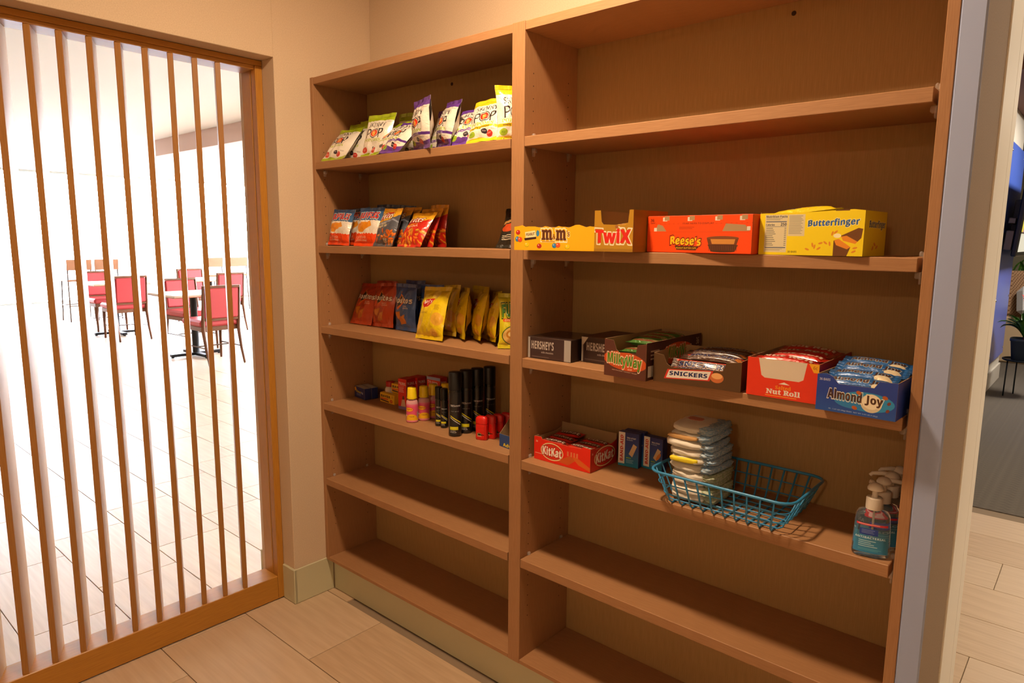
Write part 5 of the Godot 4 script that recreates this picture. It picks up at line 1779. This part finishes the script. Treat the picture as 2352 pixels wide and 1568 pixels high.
func nappies(y):
	var white = mat("nappy_white", Color(0.86, 0.84, 0.79), 0.85)
	white.rim_enabled = true
	white.rim = 0.3
	var blue = grained("nappy_print", noise_tex(31, 0.05, 3, Color(0.80, 0.82, 0.82), Color(0.40, 0.58, 0.76), 128), Vector3(14, 40, 14), 0.8)
	var green = grained("nappy_print_green", noise_tex(33, 0.05, 3, Color(0.82, 0.82, 0.78), Color(0.50, 0.60, 0.42), 128), Vector3(14, 40, 14), 0.8)
	var tan_ = mat("nappy_tan", rgb("d0a468"), 0.8)
	var yellow = mat("nappy_yellow", rgb("e8d428"), 0.7)
	var say = ["bottom nappy of the white stack in the blue basket", "folded nappy second from the bottom of the white stack", "folded nappy third from the bottom of the white stack", "folded nappy fourth from the bottom of the white stack",
		"folded nappy in the middle of the stack, just under the yellow-striped one", "folded nappy with a bright yellow stripe along its fold", "thick folded nappy resting just above the yellow-striped one", "folded nappy sticking out to the left, third from the top", "folded nappy with a tan stripe, second from the top", "topmost folded nappy of the white stack with a pinkish top"]
	for k in 10:
		var t := .0202
		var at := Vector3([1.494, 1.494, 1.491, 1.493, 1.489, 1.489, 1.487, 1.478, 1.482, 1.482][k], y + .0072 + (k + .5) * .0179, [-.086, -.084, -.088, -.085, -.086, -.084, -.086, -.084, -.088, -.092][k])
		var b = thing("folded_nappy", say[k], "nappy", at, Vector3([0, .03, -.03, .02, 0, -.02, .03, 0, .04, .02][k], [.02, -.04, .05, 0, -.06, .04, -.03, .06, -.05, .0][k], [0, 0, .02, -.02, .0, .02, 0, -.03, .03, -.02][k]), "folded nappies in the blue basket")
		var w: float = .098 if k < 7 else [.106, .094, .088][k - 7]
		obj("pad", nappy_mesh(w, t, .135 if k < 8 else .12, 11 + k, 0), white, b)
		obj("printed_end", nappy_mesh(.040, t * .9, .125, 31 + k, 1), blue if k > 3 else green, b, Vector3(w / 2 - .002, 0, -.004))
		if k == 5: obj("stripe", nappy_mesh(.072, .012, .02, 7, 0), yellow, b, Vector3(-.006, 0, .061))
		if k == 8: obj("stripe", nappy_mesh(.078, .010, .02, 8, 0), tan_, b, Vector3(-.004, .001, .055))
		if k == 9: obj("tape_tab", nappy_mesh(.040, .004, .03, 9, 0), mat("nappy_pink", rgb("d08a78"), 0.8), b, Vector3(-.01, t / 2 - .001, -.01))

func sanitizers(y):
	var gel = mat("gel", Color(0.93, 0.97, 1.0, 0.03), 0.03)
	gel.refraction_enabled = true
	gel.refraction_scale = 0.035
	var wp = mat("pump_white", Color(0.86, 0.83, 0.78), 0.35)
	var lm := StandardMaterial3D.new()
	lm.resource_name = "gel_label"
	lm.albedo_texture = label("gel_label")
	lm.transparency = BaseMaterial3D.TRANSPARENCY_ALPHA
	lm.roughness = 0.4
	var say = ["clear hand gel bottle with a blue label and white pump, nearest the shelf edge", "clear hand gel bottle second from the shelf edge", "clear hand gel bottle third from the shelf edge", "clear hand gel bottle rearmost in the corner"]
	var first = null
	var z = [-.030, -.080, -.128, -.176]
	var x = [1.892, 1.896, 1.900, 1.904]
	var turn = [-PI / 2, PI - .15, -.35, -.20]
	for k in 4:
		var at := Vector3(x[k], y + .0006, z[k])
		if k > 0:
			var c = again(first, say[k], at, Vector3(0, .22 + .1 * k, 0))
			c.get_node("pump_head").rotation = Vector3(0, turn[k], 0)
			continue
		first = thing("gel_bottle", say[k], "bottle", at, Vector3(0, .22, 0), "hand gel bottles")
		obj("bottle", lathe([[0.0, .001], [.030, 0.0], [.0335, .003], [.0340, .010], [.0315, .070], [.0300, .084], [.0260, .091], [.0150, .095], [.0125, .097], [.0125, .101], [0.0, .101]], 36, 1.0, .62, 2.8), gel, first)
		obj("label", lathe_patch(.0345, .0322, .010, .072, 1.05, .62, 2.8), lm, first)
		obj("collar", lathe([[.0150, .0955], [.0150, .117], [.0140, .119], [.006, .119]], 24), wp, first)
		obj("dip_tube", tube([Vector3(0, .012, 0), Vector3(.001, .09, 0)], .0022, 6), wp, first)
		var ph = obj("pump_head", lathe([[.0055, .119], [.0050, .132], [.0140, .134], [.0145, .138], [.0115, .144], [.006, .147], [0.0, .148]], 24), wp, first)
		ph.rotation = Vector3(0, turn[0], 0)
		var sp = tube([Vector3(0, .1405, 0), Vector3(-.018, .1415, .004), Vector3(-.036, .139, .008), Vector3(-.040, .134, .009)], [.0052, .0048, .0040, .0036], 8)
		obj("spout", sp, wp, ph)

# a label wrapped round the front of a squared bottle
func lathe_patch(r0, r1, y0, y1, half, sz, pw):
	var st := SurfaceTool.new()
	st.begin(Mesh.PRIMITIVE_TRIANGLES)
	st.set_smooth_group(0)
	var pt = func(u, v):
		var a: float = (u - 0.5) * 2.0 * half
		var s := sin(a)
		var c := cos(a)
		var f := pow(pow(abs(s), pw) + pow(abs(c), pw), -1.0 / pw)
		var r := lerpf(r0, r1, v)
		return Vector3(r * s * f, lerpf(y0, y1, v), r * c * f * sz)
	for k in 16:
		for j in 4:
			var q = [[k / 16.0, j / 4.0], [k / 16.0, (j + 1) / 4.0], [(k + 1) / 16.0, (j + 1) / 4.0], [(k + 1) / 16.0, j / 4.0]]
			for i in [0, 1, 2, 0, 2, 3]:
				st.set_uv(Vector2(q[i][0], 1.0 - q[i][1]))
				st.add_vertex(pt.call(q[i][0], q[i][1]))
	return done(st)
